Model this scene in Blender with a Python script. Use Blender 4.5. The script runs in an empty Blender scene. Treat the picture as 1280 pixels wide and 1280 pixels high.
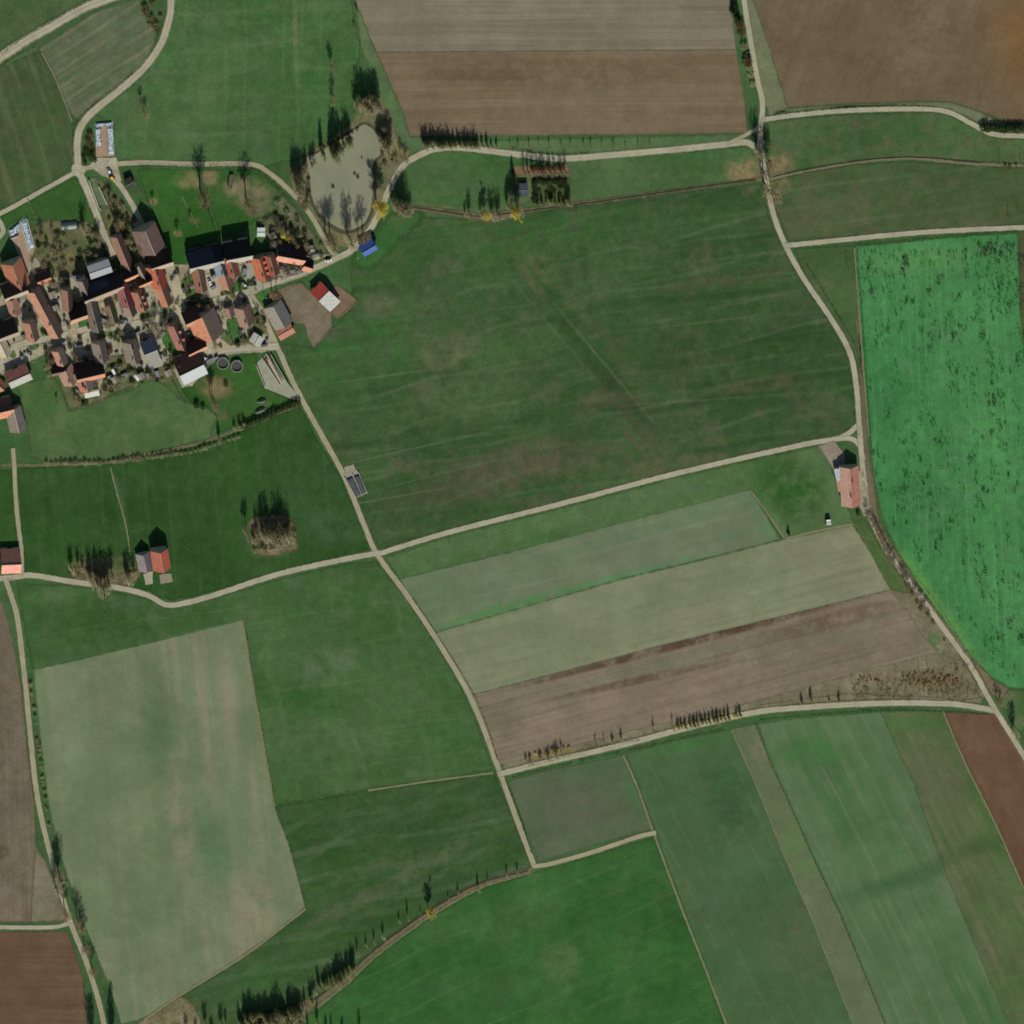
import bpy, bmesh, math, random
from mathutils import Vector, Matrix
from mathutils.geometry import tessellate_polygon
R = math.radians
rnd = random.Random(7)
S = bpy.context.scene
COL = S.collection
U = 0.5                      # metres per photo pixel
H = 4000.0                   # camera height
CX, CY = -0.24*H, 0.50*H     # camera stands north-west of the place (off-nadir view)

def gp(px, py):              # ground point of a photo pixel
    return ((px-640)*U, (640-py)*U)
def hp(px, py, z):           # point at height z that is seen at that pixel
    gx, gy = gp(px, py); t = (H-z)/H
    return (CX+(gx-CX)*t, CY+(gy-CY)*t)

# ------------------------------------------------------------------ helpers
def tag(o, label=None, cat=None, group=None, kind=None):
    if label: o['label'] = label
    if cat: o['category'] = cat
    if group: o['group'] = group
    if kind: o['kind'] = kind
    return o
def meshobj(name, verts, faces, mats, parent=None, fm=None, uvs=None, smooth=False):
    me = bpy.data.meshes.new(name)
    me.from_pydata([tuple(v) for v in verts], [], faces)
    for m in (mats if isinstance(mats, (list, tuple)) else [mats]): me.materials.append(m)
    if fm: me.polygons.foreach_set('material_index', fm)
    if uvs:
        l = me.uv_layers.new(name='UVMap')
        l.data.foreach_set('uv', [c for lp in me.loops for c in uvs[lp.vertex_index]])
    if smooth: me.polygons.foreach_set('use_smooth', [True]*len(me.polygons))
    me.update()
    o = bpy.data.objects.new(name, me); COL.objects.link(o)
    if parent: o.parent = parent
    return o
def empty(name, loc, rz=0):
    o = bpy.data.objects.new(name, None); COL.objects.link(o)
    o.location = loc; o.rotation_euler = (0, 0, rz); o.empty_display_size = 1
    return o
def copy_tree(o, parent=None):
    c = o.copy(); COL.objects.link(c)
    if parent: c.parent = parent
    for ch in list(o.children): copy_tree(ch, c)
    return c
class MB:
    def __init__(s): s.v = []; s.f = []; s.m = []
    def add(s, vs, fs, mi=0):
        n = len(s.v); s.v += vs; s.f += [tuple(i+n for i in f) for f in fs]; s.m += [mi]*len(fs)
    def box(s, x0, x1, y0, y1, z0, z1, mi=0):
        vs = [(x0,y0,z0),(x1,y0,z0),(x1,y1,z0),(x0,y1,z0),(x0,y0,z1),(x1,y0,z1),(x1,y1,z1),(x0,y1,z1)]
        s.add(vs, [(3,2,1,0),(4,5,6,7),(0,1,5,4),(1,2,6,5),(2,3,7,6),(3,0,4,7)], mi)
    def bevbox(s, x0, x1, y0, y1, z0, z1, b=0.1, mi=0):       # box with chamfered upright and top edges
        def ring(d, z):
            e = b*0.7
            return [(x0+d+e,y0+d,z),(x1-d-e,y0+d,z),(x1-d,y0+d+e,z),(x1-d,y1-d-e,z),(x1-d-e,y1-d,z),(x0+d+e,y1-d,z),(x0+d,y1-d-e,z),(x0+d,y0+d+e,z)]
        vs = ring(0,z0)+ring(0,z1-b)+ring(b,z1)
        fs = [tuple(range(7,-1,-1)), tuple(range(16,24))]
        for k in (0,8):
            for i in range(8): fs.append((k+i, k+(i+1)%8, k+8+(i+1)%8, k+8+i))
        s.add(vs, fs, mi)
    def cyl(s, p, q, r0, r1, n=8, mi=0, caps=True):
        p, q = Vector(p), Vector(q); d = (q-p)
        if d.length < 1e-6: return
        d.normalize(); a = d.orthogonal().normalized(); b = d.cross(a)
        vs = []
        for c, r in ((p, r0), (q, r1)):
            for i in range(n):
                t = 2*math.pi*i/n; vs.append(tuple(c+(a*math.cos(t)+b*math.sin(t))*r))
        fs = [(i, (i+1)%n, n+(i+1)%n, n+i) for i in range(n)]
        if caps: fs += [tuple(range(n-1,-1,-1)), tuple(range(n, 2*n))]
        s.add(vs, fs, mi)
    def build(s, name, mats, parent=None, smooth=False):
        return meshobj(name, s.v, s.f, mats, parent, s.m, smooth=smooth)

# ------------------------------------------------------------------ materials
F = 1.0
def lin(c):
    out = []
    g_ = 0.3*c[0]+0.55*c[1]+0.15*c[2]
    for i, v in enumerate(c[:3]):
        v = (v+(g_-v)*0.03)*(0.985, 1.0, 0.99)[i]/255.0
        out.append((v/12.92 if v <= 0.04045 else ((v+0.055)/1.055)**2.4)/F)
    return tuple(out)+(1,)
class NT:
    def __init__(s, name, rough=0.95, spec=0.15):
        s.m = bpy.data.materials.new(name); s.m.use_nodes = True
        s.t = s.m.node_tree; s.b = s.t.nodes['Principled BSDF']
        s.b.inputs['Roughness'].default_value = rough
        s.b.inputs['Specular IOR Level'].default_value = spec
        s.tc = s.t.nodes.new('ShaderNodeTexCoord')
    def n(s, ty, **k):
        o = s.t.nodes.new(ty)
        for a, v in k.items(): setattr(o, a, v)
        return o
    def l(s, a, b): s.t.links.new(a, b)
    def mapping(s, loc=(0,0,0), rot=0, scale=(1,1,1), ty='POINT', src='Object'):
        mp = s.n('ShaderNodeMapping', vector_type=ty)
        mp.inputs['Location'].default_value = loc; mp.inputs['Rotation'].default_value = (0,0,rot); mp.inputs['Scale'].default_value = scale
        s.l(s.tc.outputs[src], mp.inputs['Vector']); return mp.outputs['Vector']
    def noise(s, vec, scale, detail=3, rough=0.55, lo=0.35, hi=0.65):
        nz = s.n('ShaderNodeTexNoise'); nz.inputs['Scale'].default_value = scale
        nz.inputs['Detail'].default_value = detail; nz.inputs['Roughness'].default_value = rough
        s.l(vec, nz.inputs['Vector'])
        mr = s.n('ShaderNodeMapRange', interpolation_type='SMOOTHSTEP'); mr.inputs['From Min'].default_value = lo; mr.inputs['From Max'].default_value = hi
        s.l(nz.outputs['Fac'], mr.inputs['Value']); return mr.outputs['Result']
    def mul(s, a, b):
        m = s.n('ShaderNodeMath', operation='MULTIPLY')
        for i, x in enumerate((a, b)):
            if isinstance(x, (int, float)): m.inputs[i].default_value = x
            else: s.l(x, m.inputs[i])
        return m.outputs[0]
    def mix(s, fac, a, b, mode='MIX'):
        m = s.n('ShaderNodeMix', data_type='RGBA', blend_type=mode)
        for sock, x in ((m.inputs['Factor'], fac), (m.inputs['A'], a), (m.inputs['B'], b)):
            if isinstance(x, (int, float)): sock.default_value = x
            elif isinstance(x, tuple): sock.default_value = x
            else: s.l(x, sock)
        return m.outputs['Result']
    def out(s, c):
        if isinstance(c, tuple): s.b.inputs['Base Color'].default_value = c
        else: s.l(c, s.b.inputs['Base Color'])
        return s.m

def dirang(p, q):            # world angle of a pixel direction
    return math.atan2(-(q[1]-p[1]), q[0]-p[0])
def field_mat(name, c1, c2, streak=None, ang=0.0, sw=5.0, sl=140.0, sa=0.5, patch=None, pa=0.5, psize=22, big=70, fine=0.16, blobs=(), streak2=None, sw2=1.6, sa2=0.25, lines=()):
    """soil or grass: two tones in large patches, streaks along the working direction, patches, fine grain; blobs = worn or damp places, painted shadow bands"""
    n = NT(name, 1.0, 0.05)
    P = n.mapping(loc=(rnd.uniform(0,500), rnd.uniform(0,500), rnd.uniform(0,50)))
    c = n.mix(n.noise(P, 1.0/big, 4, 0.55), lin(c1), lin(c2))
    if patch: c = n.mix(n.mul(n.noise(P, 1.0/psize, 5, 0.62, 0.47, 0.70), pa), c, lin(patch))
    if patch: c = n.mix(n.mul(n.noise(P, 0.36/psize, 5, 0.65, 0.48, 0.7), pa*0.7), c, lin(tuple((2*x+y)/3 for x, y in zip(patch, c2))))
    if streak:
        st = n.mapping(loc=(rnd.uniform(0,900), rnd.uniform(0,900), 0), rot=0, scale=(1,1,1))
        rotn = n.n('ShaderNodeVectorRotate', rotation_type='Z_AXIS'); rotn.inputs['Angle'].default_value = -ang
        n.l(st, rotn.inputs['Vector'])
        sc = n.n('ShaderNodeVectorMath', operation='MULTIPLY'); sc.inputs[1].default_value = (1.0/sl, 1.0/sw, 1)
        n.l(rotn.outputs[0], sc.inputs[0])
        brk = n.noise(P, 1.0/45, 3, 0.5, 0.3, 0.6)
        c = n.mix(n.mul(n.mul(n.noise(sc.outputs[0], 1.0, 3, 0.6, 0.40, 0.68), brk), sa), c, lin(streak))
        sc3 = n.n('ShaderNodeVectorMath', operation='MULTIPLY'); sc3.inputs[1].default_value = (0.6/sl, 0.28/sw, 1)
        n.l(rotn.outputs[0], sc3.inputs[0])
        c = n.mix(n.mul(n.noise(sc3.outputs[0], 1.0, 4, 0.55, 0.40, 0.66), sa*0.75), c, lin(streak2 or tuple((x+y)/2*0.94 for x, y in zip(c1, streak))))
        sc2 = n.n('ShaderNodeVectorMath', operation='MULTIPLY'); sc2.inputs[1].default_value = (2.0/sl, 1.0/sw2, 1)
        n.l(rotn.outputs[0], sc2.inputs[0])
        c = n.mix(n.mul(n.mul(n.noise(sc2.outputs[0], 1.0, 2, 0.5, 0.42, 0.66), n.noise(P, 1/60, 3, 0.5, 0.3, 0.65)), sa2), c, lin(streak2 or c1))
    for (la, per, thin, lcol, lamt) in lines:      # mowing or drilling lines: thin, broken, slightly wavy
        rn = n.n('ShaderNodeVectorRotate', rotation_type='Z_AXIS'); rn.inputs['Angle'].default_value = -la
        n.l(n.tc.outputs['Object'], rn.inputs['Vector'])
        sx = n.n('ShaderNodeSeparateXYZ'); n.l(rn.outputs[0], sx.inputs[0])
        wob = n.n('ShaderNodeTexNoise'); wob.inputs['Scale'].default_value = 1/90; wob.inputs['Detail'].default_value = 2; n.l(P, wob.inputs['Vector'])
        ma = n.n('ShaderNodeMath', operation='MULTIPLY_ADD'); n.l(wob.outputs['Fac'], ma.inputs[0]); ma.inputs[1].default_value = per*0.9; n.l(sx.outputs['Y'], ma.inputs[2])
        mm = n.mul(ma.outputs[0], 6.28318/per)
        sn = n.n('ShaderNodeMath', operation='SINE'); n.l(mm, sn.inputs[0])
        mr = n.n('ShaderNodeMapRange', interpolation_type='SMOOTHSTEP'); mr.inputs['From Min'].default_value = thin; mr.inputs['From Max'].default_value = 1.0
        n.l(sn.outputs[0], mr.inputs['Value'])
        sc_ = n.n('ShaderNodeVectorMath', operation='MULTIPLY'); sc_.inputs[1].default_value = (1/70, 1/14, 1); n.l(rn.outputs[0], sc_.inputs[0])
        c = n.mix(n.mul(n.mul(mr.outputs[0], n.noise(sc_.outputs[0], 1.0, 3, 0.6, 0.38, 0.62)), lamt), c, lin(lcol))
    for (bx, by, hl, hw, a, col, amt) in blobs:
        x, y = gp(bx, by)
        v = n.mapping(loc=(x, y, 0), rot=a, scale=(hl*U, hw*U, 50), ty='TEXTURE')
        g = n.n('ShaderNodeTexGradient', gradient_type='SPHERICAL'); n.l(v, g.inputs['Vector'])
        mr = n.n('ShaderNodeMapRange', interpolation_type='SMOOTHSTEP'); mr.inputs['From Max'].default_value = 1.0 if amt < 0 else 0.65
        n.l(g.outputs['Fac'], mr.inputs['Value'])
        soft_ = amt < 0; amt = abs(amt)
        br = n.noise(P, 1.0/30, 2, 0.5, 0.0, 0.3) if soft_ else n.noise(P, 1.0/9, 5, 0.65, 0.3, 0.6)
        c = n.mix(n.mul(n.mul(mr.outputs[0], br), amt), c, lin(col))
    gm = tuple(0.62*x+0.38*(sum(c2)/3*1.12) for x in c2)
    c = n.mix(n.mul(n.noise(P, 1/17, 6, 0.7, 0.50, 0.72), 0.5 if fine >= 0.14 else 0.15), c, lin(gm))
    g1 = n.noise(P, 0.85, 4, 0.65, 0.25, 0.75); g2 = n.noise(P, 0.16, 3, 0.6, 0.3, 0.7)
    k = n.n('ShaderNodeMapRange'); k.inputs['To Min'].default_value = 1-fine; k.inputs['To Max'].default_value = 1+fine
    n.l(g1, k.inputs['Value']); k2 = n.n('ShaderNodeMapRange'); k2.inputs['To Min'].default_value = 1-fine*0.6; k2.inputs['To Max'].default_value = 1+fine*0.6
    n.l(g2, k2.inputs['Value'])
    vm = n.n('ShaderNodeVectorMath', operation='SCALE'); n.l(c, vm.inputs[0]); k3 = n.n('ShaderNodeMapRange'); k3.inputs['To Min'].default_value = 0.93; k3.inputs['To Max'].default_value = 1.1
    n.l(n.noise(P, 1/28, 6, 0.68, 0.36, 0.66), k3.inputs['Value'])
    n.l(n.mul(n.mul(k.outputs[0], k2.outputs[0]), k3.outputs[0]), vm.inputs['Scale'])
    return n.out(vm.outputs[0])
def flat_mat(name, col, var=0.25, rough=0.9, spec=0.2, size=1.2, metal=0.0, col2=None):
    n = NT(name, rough, spec); n.b.inputs['Metallic'].default_value = metal
    P = n.mapping()
    a = lin(col); b = lin(col2) if col2 else tuple(x*(1-var) for x in a[:3])+(1,)
    c = n.mix(n.noise(P, 1.0/size, 4, 0.6, 0.3, 0.7), a, b)
    c = n.mix(n.mul(n.noise(P, 3.0, 3, 0.6), 0.25), c, tuple(x*0.75 for x in a[:3])+(1,))
    return n.out(c)
_roof = {}
def roof_mat(col):
    if col in _roof: return _roof[col]
    n = NT('roof_tiles', 0.85, 0.2); P = n.mapping()
    a = lin(col)
    c = n.mix(n.noise(P, 0.5, 5, 0.65, 0.35, 0.7), a, tuple(x*0.68 for x in a[:3])+(1,))
    c = n.mix(n.mul(n.noise(P, 1.6, 3, 0.6, 0.5, 0.7), 0.35), c, tuple(min(1,x*1.3) for x in a[:3])+(1,))
    w = n.n('ShaderNodeTexWave', wave_type='BANDS', bands_direction='Z'); w.inputs['Scale'].default_value = 1.3; w.inputs['Distortion'].default_value = 0.6
    n.l(P, w.inputs['Vector'])
    c = n.mix(n.mul(w.outputs['Fac'], 0.25), c, tuple(x*0.6 for x in a[:3])+(1,))
    _roof[col] = n.out(c); return _roof[col]
def striped_mat(name, c1, c2, axis='X', scale=2.0):
    n = NT(name, 0.5, 0.4); P = n.mapping()
    w = n.n('ShaderNodeTexWave', wave_type='BANDS', bands_direction=axis); w.inputs['Scale'].default_value = scale
    n.l(P, w.inputs['Vector'])
    c = n.mix(w.outputs['Fac'], lin(c1), lin(c2))
    c = n.mix(n.mul(n.noise(P, 0.4, 4), 0.3), c, lin(tuple(x*0.8 for x in c1)))
    return n.out(c)
def tarp_mat(name, c1, c2, scale=1.1, thr=0.36):
    n = NT(name, 0.6, 0.3); P = n.mapping()
    v = n.n('ShaderNodeTexVoronoi'); v.inputs['Scale'].default_value = scale; n.l(P, v.inputs['Vector'])
    mr = n.n('ShaderNodeMapRange'); mr.inputs['From Min'].default_value = thr-0.08; mr.inputs['From Max'].default_value = thr+0.08; n.l(v.outputs['Distance'], mr.inputs['Value'])
    c = n.mix(mr.outputs[0], lin(c1), lin(c2))
    return n.out(c)
def leaf_mat(name, c1, c2):
    n = NT(name, 0.8, 0.15); P = n.mapping()
    oi = n.n('ShaderNodeObjectInfo')
    c = n.mix(n.noise(P, 0.8, 3, 0.6, 0.3, 0.7), lin(c1), lin(c2))
    hs = n.n('ShaderNodeHueSaturation'); mr = n.n('ShaderNodeMapRange'); mr.inputs['To Min'].default_value = 0.75; mr.inputs['To Max'].default_value = 1.25
    n.l(oi.outputs['Random'], mr.inputs['Value']); n.l(mr.outputs[0], hs.inputs['Value']); n.l(c, hs.inputs['Color'])
    tr = n.n('ShaderNodeBsdfTranslucent'); n.l(hs.outputs[0], tr.inputs['Color'])
    ms = n.n('ShaderNodeMixShader'); ms.inputs[0].default_value = 0.6
    n.l(n.b.outputs[0], ms.inputs[1]); n.l(tr.outputs[0], ms.inputs[2]); n.l(ms.outputs[0], n.t.nodes['Material Output'].inputs['Surface'])
    return n.out(hs.outputs[0])

# ------------------------------------------------------------------ flat sheets
ZC = [0.0]
BAND = [0.004, 8, 0, 0.004]
def band(start, n, step=0.004): BAND[:] = [start, n, 0, step]
def nz(): BAND[2] += 1; return BAND[0]+BAND[3]*(BAND[2] % BAND[1])
def catmull(pts, step=3.0, closed=False):
    out = []; n = len(pts)
    rng = range(n if closed else n-1)
    for i in rng:
        p1, p2 = pts[i], pts[(i+1) % n]
        p0 = pts[i-1] if (closed or i > 0) else p1
        p3 = pts[(i+2) % n] if (closed or i+2 < n) else p2
        m = max(1, int(math.hypot(p2[0]-p1[0], p2[1]-p1[1])/step))
        for k in range(m):
            t = k/m
            out.append(tuple(0.5*((2*p1[j])+(-p0[j]+p2[j])*t+(2*p0[j]-5*p1[j]+4*p2[j]-p3[j])*t*t+(-p0[j]+3*p1[j]-3*p2[j]+p3[j])*t**3) for j in (0,1)))
    if not closed: out.append(tuple(pts[-1]))
    return out
def straight(pts, step=4.0, closed=True):
    out = []
    n = len(pts)
    for i in range(n if closed else n-1):
        p, q = pts[i], pts[(i+1) % n]; m = max(1, int(math.hypot(q[0]-p[0], q[1]-p[1])/step))
        for k in range(m): out.append((p[0]+(q[0]-p[0])*k/m, p[1]+(q[1]-p[1])*k/m))
    return out
def jit(pts, a):
    return [(x+rnd.uniform(-a, a), y+rnd.uniform(-a, a)) for x, y in pts]
_rim = {}
def fade(t, bsdf_out, fac):
    tr = t.nodes.new('ShaderNodeBsdfTransparent'); ms = t.nodes.new('ShaderNodeMixShader')
    t.links.new(fac, ms.inputs[0]); t.links.new(tr.outputs[0], ms.inputs[1]); t.links.new(bsdf_out, ms.inputs[2])
    t.links.new(ms.outputs[0], t.nodes['Material Output'].inputs['Surface'])
def rim_mat(m):
    if m.name in _rim: return _rim[m.name]
    c = m.copy(); t = c.node_tree
    tc = t.nodes.new('ShaderNodeTexCoord'); sp = t.nodes.new('ShaderNodeSeparateXYZ'); t.links.new(tc.outputs['UV'], sp.inputs[0])
    nz_ = t.nodes.new('ShaderNodeTexNoise'); nz_.inputs['Scale'].default_value = 0.22; nz_.inputs['Detail'].default_value = 4; t.links.new(tc.outputs['Object'], nz_.inputs['Vector'])
    ad = t.nodes.new('ShaderNodeMath'); ad.operation = 'MULTIPLY_ADD'; t.links.new(nz_.outputs['Fac'], ad.inputs[0]); ad.inputs[1].default_value = 1.5; t.links.new(sp.outputs['X'], ad.inputs[2])
    mr = t.nodes.new('ShaderNodeMapRange'); mr.interpolation_type = 'SMOOTHSTEP'; mr.inputs['From Min'].default_value = 0.75; mr.inputs['From Max'].default_value = 1.55; mr.inputs['To Min'].default_value = 1; mr.inputs['To Max'].default_value = 0
    t.links.new(ad.outputs[0], mr.inputs['Value']); fade(t, t.nodes['Principled BSDF'].outputs[0], mr.outputs[0])
    _rim[m.name] = c; return c
def sheet(name, pts, mat, smooth=False, j=0.5, step=4.0, z=None, kind='structure', soft=None):
    if soft is None: soft = 3.2 if name in ('meadow','pasture','grass_strip','dry_strip','rough_grass','striped_meadow','paddock','garden','pond_bank','brook_bank') else (2.0 if 'field' in name or 'strip' in name else (1.6 if name in ('lawn','dirt_paddock','dirt_yard','yard','village_yard') else 0))
    z = nz() if z is None else z
    p = catmull(pts, step, True) if smooth else straight(pts, step)
    p = jit(p, j)
    vs = [gp(*q)+(z,) for q in p]
    tris = tessellate_polygon([[Vector(v) for v in vs]])
    fs = []
    for t in tris:
        a, b, c = (Vector(vs[i]) for i in t)
        fs.append(tuple(t) if (b-a).cross(c-a).z > 0 else tuple(reversed(t)))
    if not soft: return tag(meshobj(name, vs, fs, mat), kind=kind)
    n = len(p); ar = sum(p[i][0]*p[(i+1)%n][1]-p[(i+1)%n][0]*p[i][1] for i in range(n)); sg = 1 if ar > 0 else -1
    uv = [(0.0, 0.0)]*n; fm = [0]*len(fs)
    q = straight(pts, step) if not smooth else catmull(pts, step, True)
    for k, (d, u) in enumerate(((-0.6*soft, 0.0), (soft*0.2, 0.5), (soft, 1.0))):
        for i in range(n):
            a, b = q[i-1], q[(i+1) % n]; dx, dy = b[0]-a[0], b[1]-a[1]; L = math.hypot(dx, dy) or 1
            vs.append(gp(q[i][0]+dy/L*d*sg, q[i][1]-dx/L*d*sg)+(z+0.0015,)); uv.append((u, 0))
    for k in (1, 2):
        for i in range(n):
            j_ = (i+1) % n; f = (k*n+i, k*n+j_, (k+1)*n+j_, (k+1)*n+i); f = f if sg < 0 else f[::-1]
            fs.append(f); fm.append(1)
    o = meshobj(name, vs, fs, [mat, rim_mat(mat)], None, fm, uv); return tag(o, kind=kind)
def ribbon(name, pts, w, mat, j=0.25, step=4.0, z=None, w2=None, smooth=True, kind='structure'):
    z = nz() if z is None else z
    p = catmull(pts, step) if smooth else straight(pts, step, False)+[pts[-1]]
    vs = []; uv = []; n = len(p); acc = 0
    for i in range(n):
        a = p[max(0, i-1)]; b = p[min(n-1, i+1)]
        dx, dy = b[0]-a[0], b[1]-a[1]; L = math.hypot(dx, dy) or 1
        nx, ny = -dy/L, dx/L
        ww = (w if w2 is None else w+(w2-w)*i/(n-1))/2
        if i: acc += math.hypot(p[i][0]-p[i-1][0], p[i][1]-p[i-1][1])*U
        for k, s in enumerate((-1, -0.5, 0, 0.5, 1)):
            d = s*ww+(rnd.uniform(-j, j) if abs(s) == 1 else 0)
            vs.append(gp(p[i][0]+nx*d, p[i][1]+ny*d)+(z,)); uv.append((k/4, acc))
    fs = [(5*i+k, 5*(i+1)+k, 5*(i+1)+k+1, 5*i+k+1) for i in range(n-1) for k in range(4)]
    o = meshobj(name, vs, fs, mat, uvs=uv)
    if o.data.polygons[0].normal.z < 0: o.data.flip_normals()
    return tag(o, kind=kind)
def road_mat(name, c1, c2, grass=None, ga=0.3):
    n = NT(name, 0.95, 0.1); P = n.mapping()
    c = n.mix(n.noise(P, 1/14, 5, 0.6, 0.3, 0.7), lin(c1), lin(c2))
    sp = n.n('ShaderNodeSeparateXYZ'); n.l(n.tc.outputs['UV'], sp.inputs[0])
    def band(c0, w):
        m = n.n('ShaderNodeMath', operation='SUBTRACT'); n.l(sp.outputs['X'], m.inputs[0]); m.inputs[1].default_value = c0
        ab = n.n('ShaderNodeMath', operation='ABSOLUTE'); n.l(m.outputs[0], ab.inputs[0])
        mr = n.n('ShaderNodeMapRange', interpolation_type='SMOOTHSTEP'); mr.inputs['From Min'].default_value = 0; mr.inputs['From Max'].default_value = w
        mr.inputs['To Min'].default_value = 1; mr.inputs['To Max'].default_value = 0
        n.l(ab.outputs[0], mr.inputs['Value']); return mr.outputs[0]
    g = lin(grass or (112, 112, 82))
    c = n.mix(n.mul(n.mul(band(0.5, 0.2), n.noise(P, 1/12, 4, 0.6, 0.3, 0.6)), ga), c, g)
    for e in (0.0, 1.0):
        c = n.mix(n.mul(n.mul(band(e, 0.3), n.noise(P, 1/3, 4, 0.6, 0.2, 0.6)), 0.75), c, g)
    for tk in (0.33, 0.67):
        c = n.mix(n.mul(n.mul(band(tk, 0.12), n.noise(P, 1/16, 4, 0.6, 0.3, 0.6)), 0.5), c, lin(tuple(min(255, x*1.1) for x in c1)))
    c = n.mix(n.mul(n.noise(P, 1/7, 5, 0.65, 0.45, 0.7), 0.35), c, lin(tuple(x*0.8 for x in c1)))
    c = n.mix(n.mul(n.noise(P, 1.0, 4, 0.6), 0.18), c, lin(tuple(x*0.8 for x in c1)))
    m = n.n('ShaderNodeMath', operation='SUBTRACT'); n.l(sp.outputs['X'], m.inputs[0]); m.inputs[1].default_value = 0.5
    ab = n.n('ShaderNodeMath', operation='ABSOLUTE'); n.l(m.outputs[0], ab.inputs[0])
    e = n.n('ShaderNodeTexNoise'); e.inputs['Scale'].default_value = 0.3; e.inputs['Detail'].default_value = 4; n.l(P, e.inputs['Vector'])
    ad = n.n('ShaderNodeMath', operation='MULTIPLY_ADD'); n.l(e.outputs['Fac'], ad.inputs[0]); ad.inputs[1].default_value = 0.3; n.l(ab.outputs[0], ad.inputs[2])
    mr = n.n('ShaderNodeMapRange', interpolation_type='SMOOTHSTEP'); mr.inputs['From Min'].default_value = 0.48; mr.inputs['From Max'].default_value = 0.66; mr.inputs['To Min'].default_value = 1; mr.inputs['To Max'].default_value = 0
    n.l(ad.outputs[0], mr.inputs['Value'])
    r_ = n.out(c); fade(n.t, n.b.outputs[0], mr.outputs[0]); return r_

# ================================================================== GROUND
def ang(p, q): return dirang(p, q)
GRASS_A, GRASS_B, BROWN = (50,82,42), (62,92,50), (88,84,62)
M_base = field_mat('meadow_grass', (54,86,45), (64,96,54), (76,98,62), R(5), 6, 120, 0.35, BROWN, 0.35)
ground = meshobj('ground', [(-9000,-9000,0),(9000,-9000,0),(9000,9000,0),(-9000,9000,0)], [(0,1,2,3)], M_base); tag(ground, kind='structure')

# --- fields (photo pixels)
D1 = ang((480,690),(1000,556))      # along the east-west farm road
sheet('meadow', [(480,270),(600,275),(760,252),(952,230),(960,270),(975,305),(1000,350),(1035,400),(1058,445),(1066,485),(1069,535),(1000,553),(850,587),(700,627),(560,661),(478,687),(445,640),(420,580),(370,480),(350,430),(392,436),(440,385),(440,325),(470,285)],
  field_mat('big_meadow', (47,76,38), (60,87,47), (76,92,62), R(6), 6, 150, 0.5, (94,88,68), 0.6, 16, 80, 0.16,
  lines=((R(7), 13, 0.75, (80,98,66), 0.45), (R(7), 31, 0.8, (40,66,34), 0.6), (D1, 24, 0.9, (92,106,78), 0.4)),
  blobs=[(700,400,200,26,R(-52),(46,68,36),-0.7),(730,390,190,16,R(-52),(84,84,60),0.5),(668,330,50,7,R(-55),(92,82,62),0.8),(760,470,190,18,R(-51),(44,64,36),-0.65),(760,460,170,3,R(-50),(100,100,74),-0.6),(690,410,150,3,R(-50),(88,98,68),-0.45),(780,515,110,9,R(-51),(62,66,44),-0.6),(800,560,60,5,R(-48),(90,82,62),0.6),(660,345,60,8,R(-55),(92,84,62),0.7),
         (640,390,260,150,R(10),(70,98,56),0.4),(900,440,200,110,0,(42,68,34),0.5),(610,600,190,30,D1,(90,84,64),0.8),(640,570,120,20,D1,(84,80,60),0.7),(560,440,60,30,R(20),(100,98,74),0.55),(520,640,120,60,D1,(40,70,34),0.5),(690,290,300,40,R(5),(52,92,44),0.6),(560,500,120,50,R(20),(80,96,60),0.5),(440,430,90,110,R(-60),(54,96,46),0.6),(840,580,90,12,R(10),(98,88,66),0.6),
         (520,560,190,2.5,R(13),(92,108,76),-0.45),(560,590,160,2,R(14),(92,106,76),-0.4),(500,620,140,2,R(10),(96,108,78),-0.5),(480,470,110,2,R(8),(98,112,82),-0.45),(900,400,160,2,R(7),(84,100,70),-0.5),(880,500,180,2.5,R(4),(82,98,68),-0.5),(900,350,120,10,R(8),(88,80,60),0.5),(760,500,60,14,0,(90,84,62),0.5),(470,380,40,26,0,(104,98,76),0.5),(950,480,80,14,R(10),(92,86,66),0.5)]))
sheet('meadow', [(500,205),(520,196),(545,190),(580,189),(640,196),(700,202),(830,192),(935,184),(950,200),(950,224),(850,236),(760,248),(660,260),(600,268),(512,256),(495,240)],
  field_mat('track_meadow', (58,92,48), (72,100,60), (84,98,66), R(4), 5, 90, 0.35, (96,98,70), 0.35, blobs=[(932,214,34,24,0,(136,114,82),1.0),(640,268,90,8,0,(120,112,82),0.7),(560,262,60,7,R(-8),(112,108,76),0.5)]))
sheet('meadow', [(960,152),(1060,143),(1150,140),(1185,144),(1210,157),(1240,172),(1340,178),(1340,206),(1220,202),(1140,196),(1070,200),(1000,212),(962,222)],
  field_mat('brook_meadow', (56,88,46), (68,96,56), (92,92,68), R(8), 6, 90, 0.5, (104,92,72), 0.5, 10, blobs=[(972,206,26,26,0,(134,114,82),0.95)], lines=((R(7), 12, 0.7, (84,100,68), 0.45),)))
sheet('meadow', [(963,228),(1000,217),(1070,206),(1140,202),(1220,208),(1340,212),(1340,278),(1280,281),(1150,287),(1040,297),(986,300),(970,262)],
  field_mat('brown_meadow', (62,84,48), (72,90,56), (84,86,64), R(8), 6, 110, 0.5, (102,88,68), 0.5, 12, blobs=[(972,232,22,18,0,(130,112,82),0.9)], lines=((R(7), 12, 0.7, (84,100,68), 0.45),)))
sheet('meadow', [(993,311),(1068,308),(1076,420),(1078,470),(1066,440),(1040,396),(1008,346)], field_mat('olive_meadow', (60,86,46), (70,92,54), patch=(86,92,62), pa=0.4))
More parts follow.
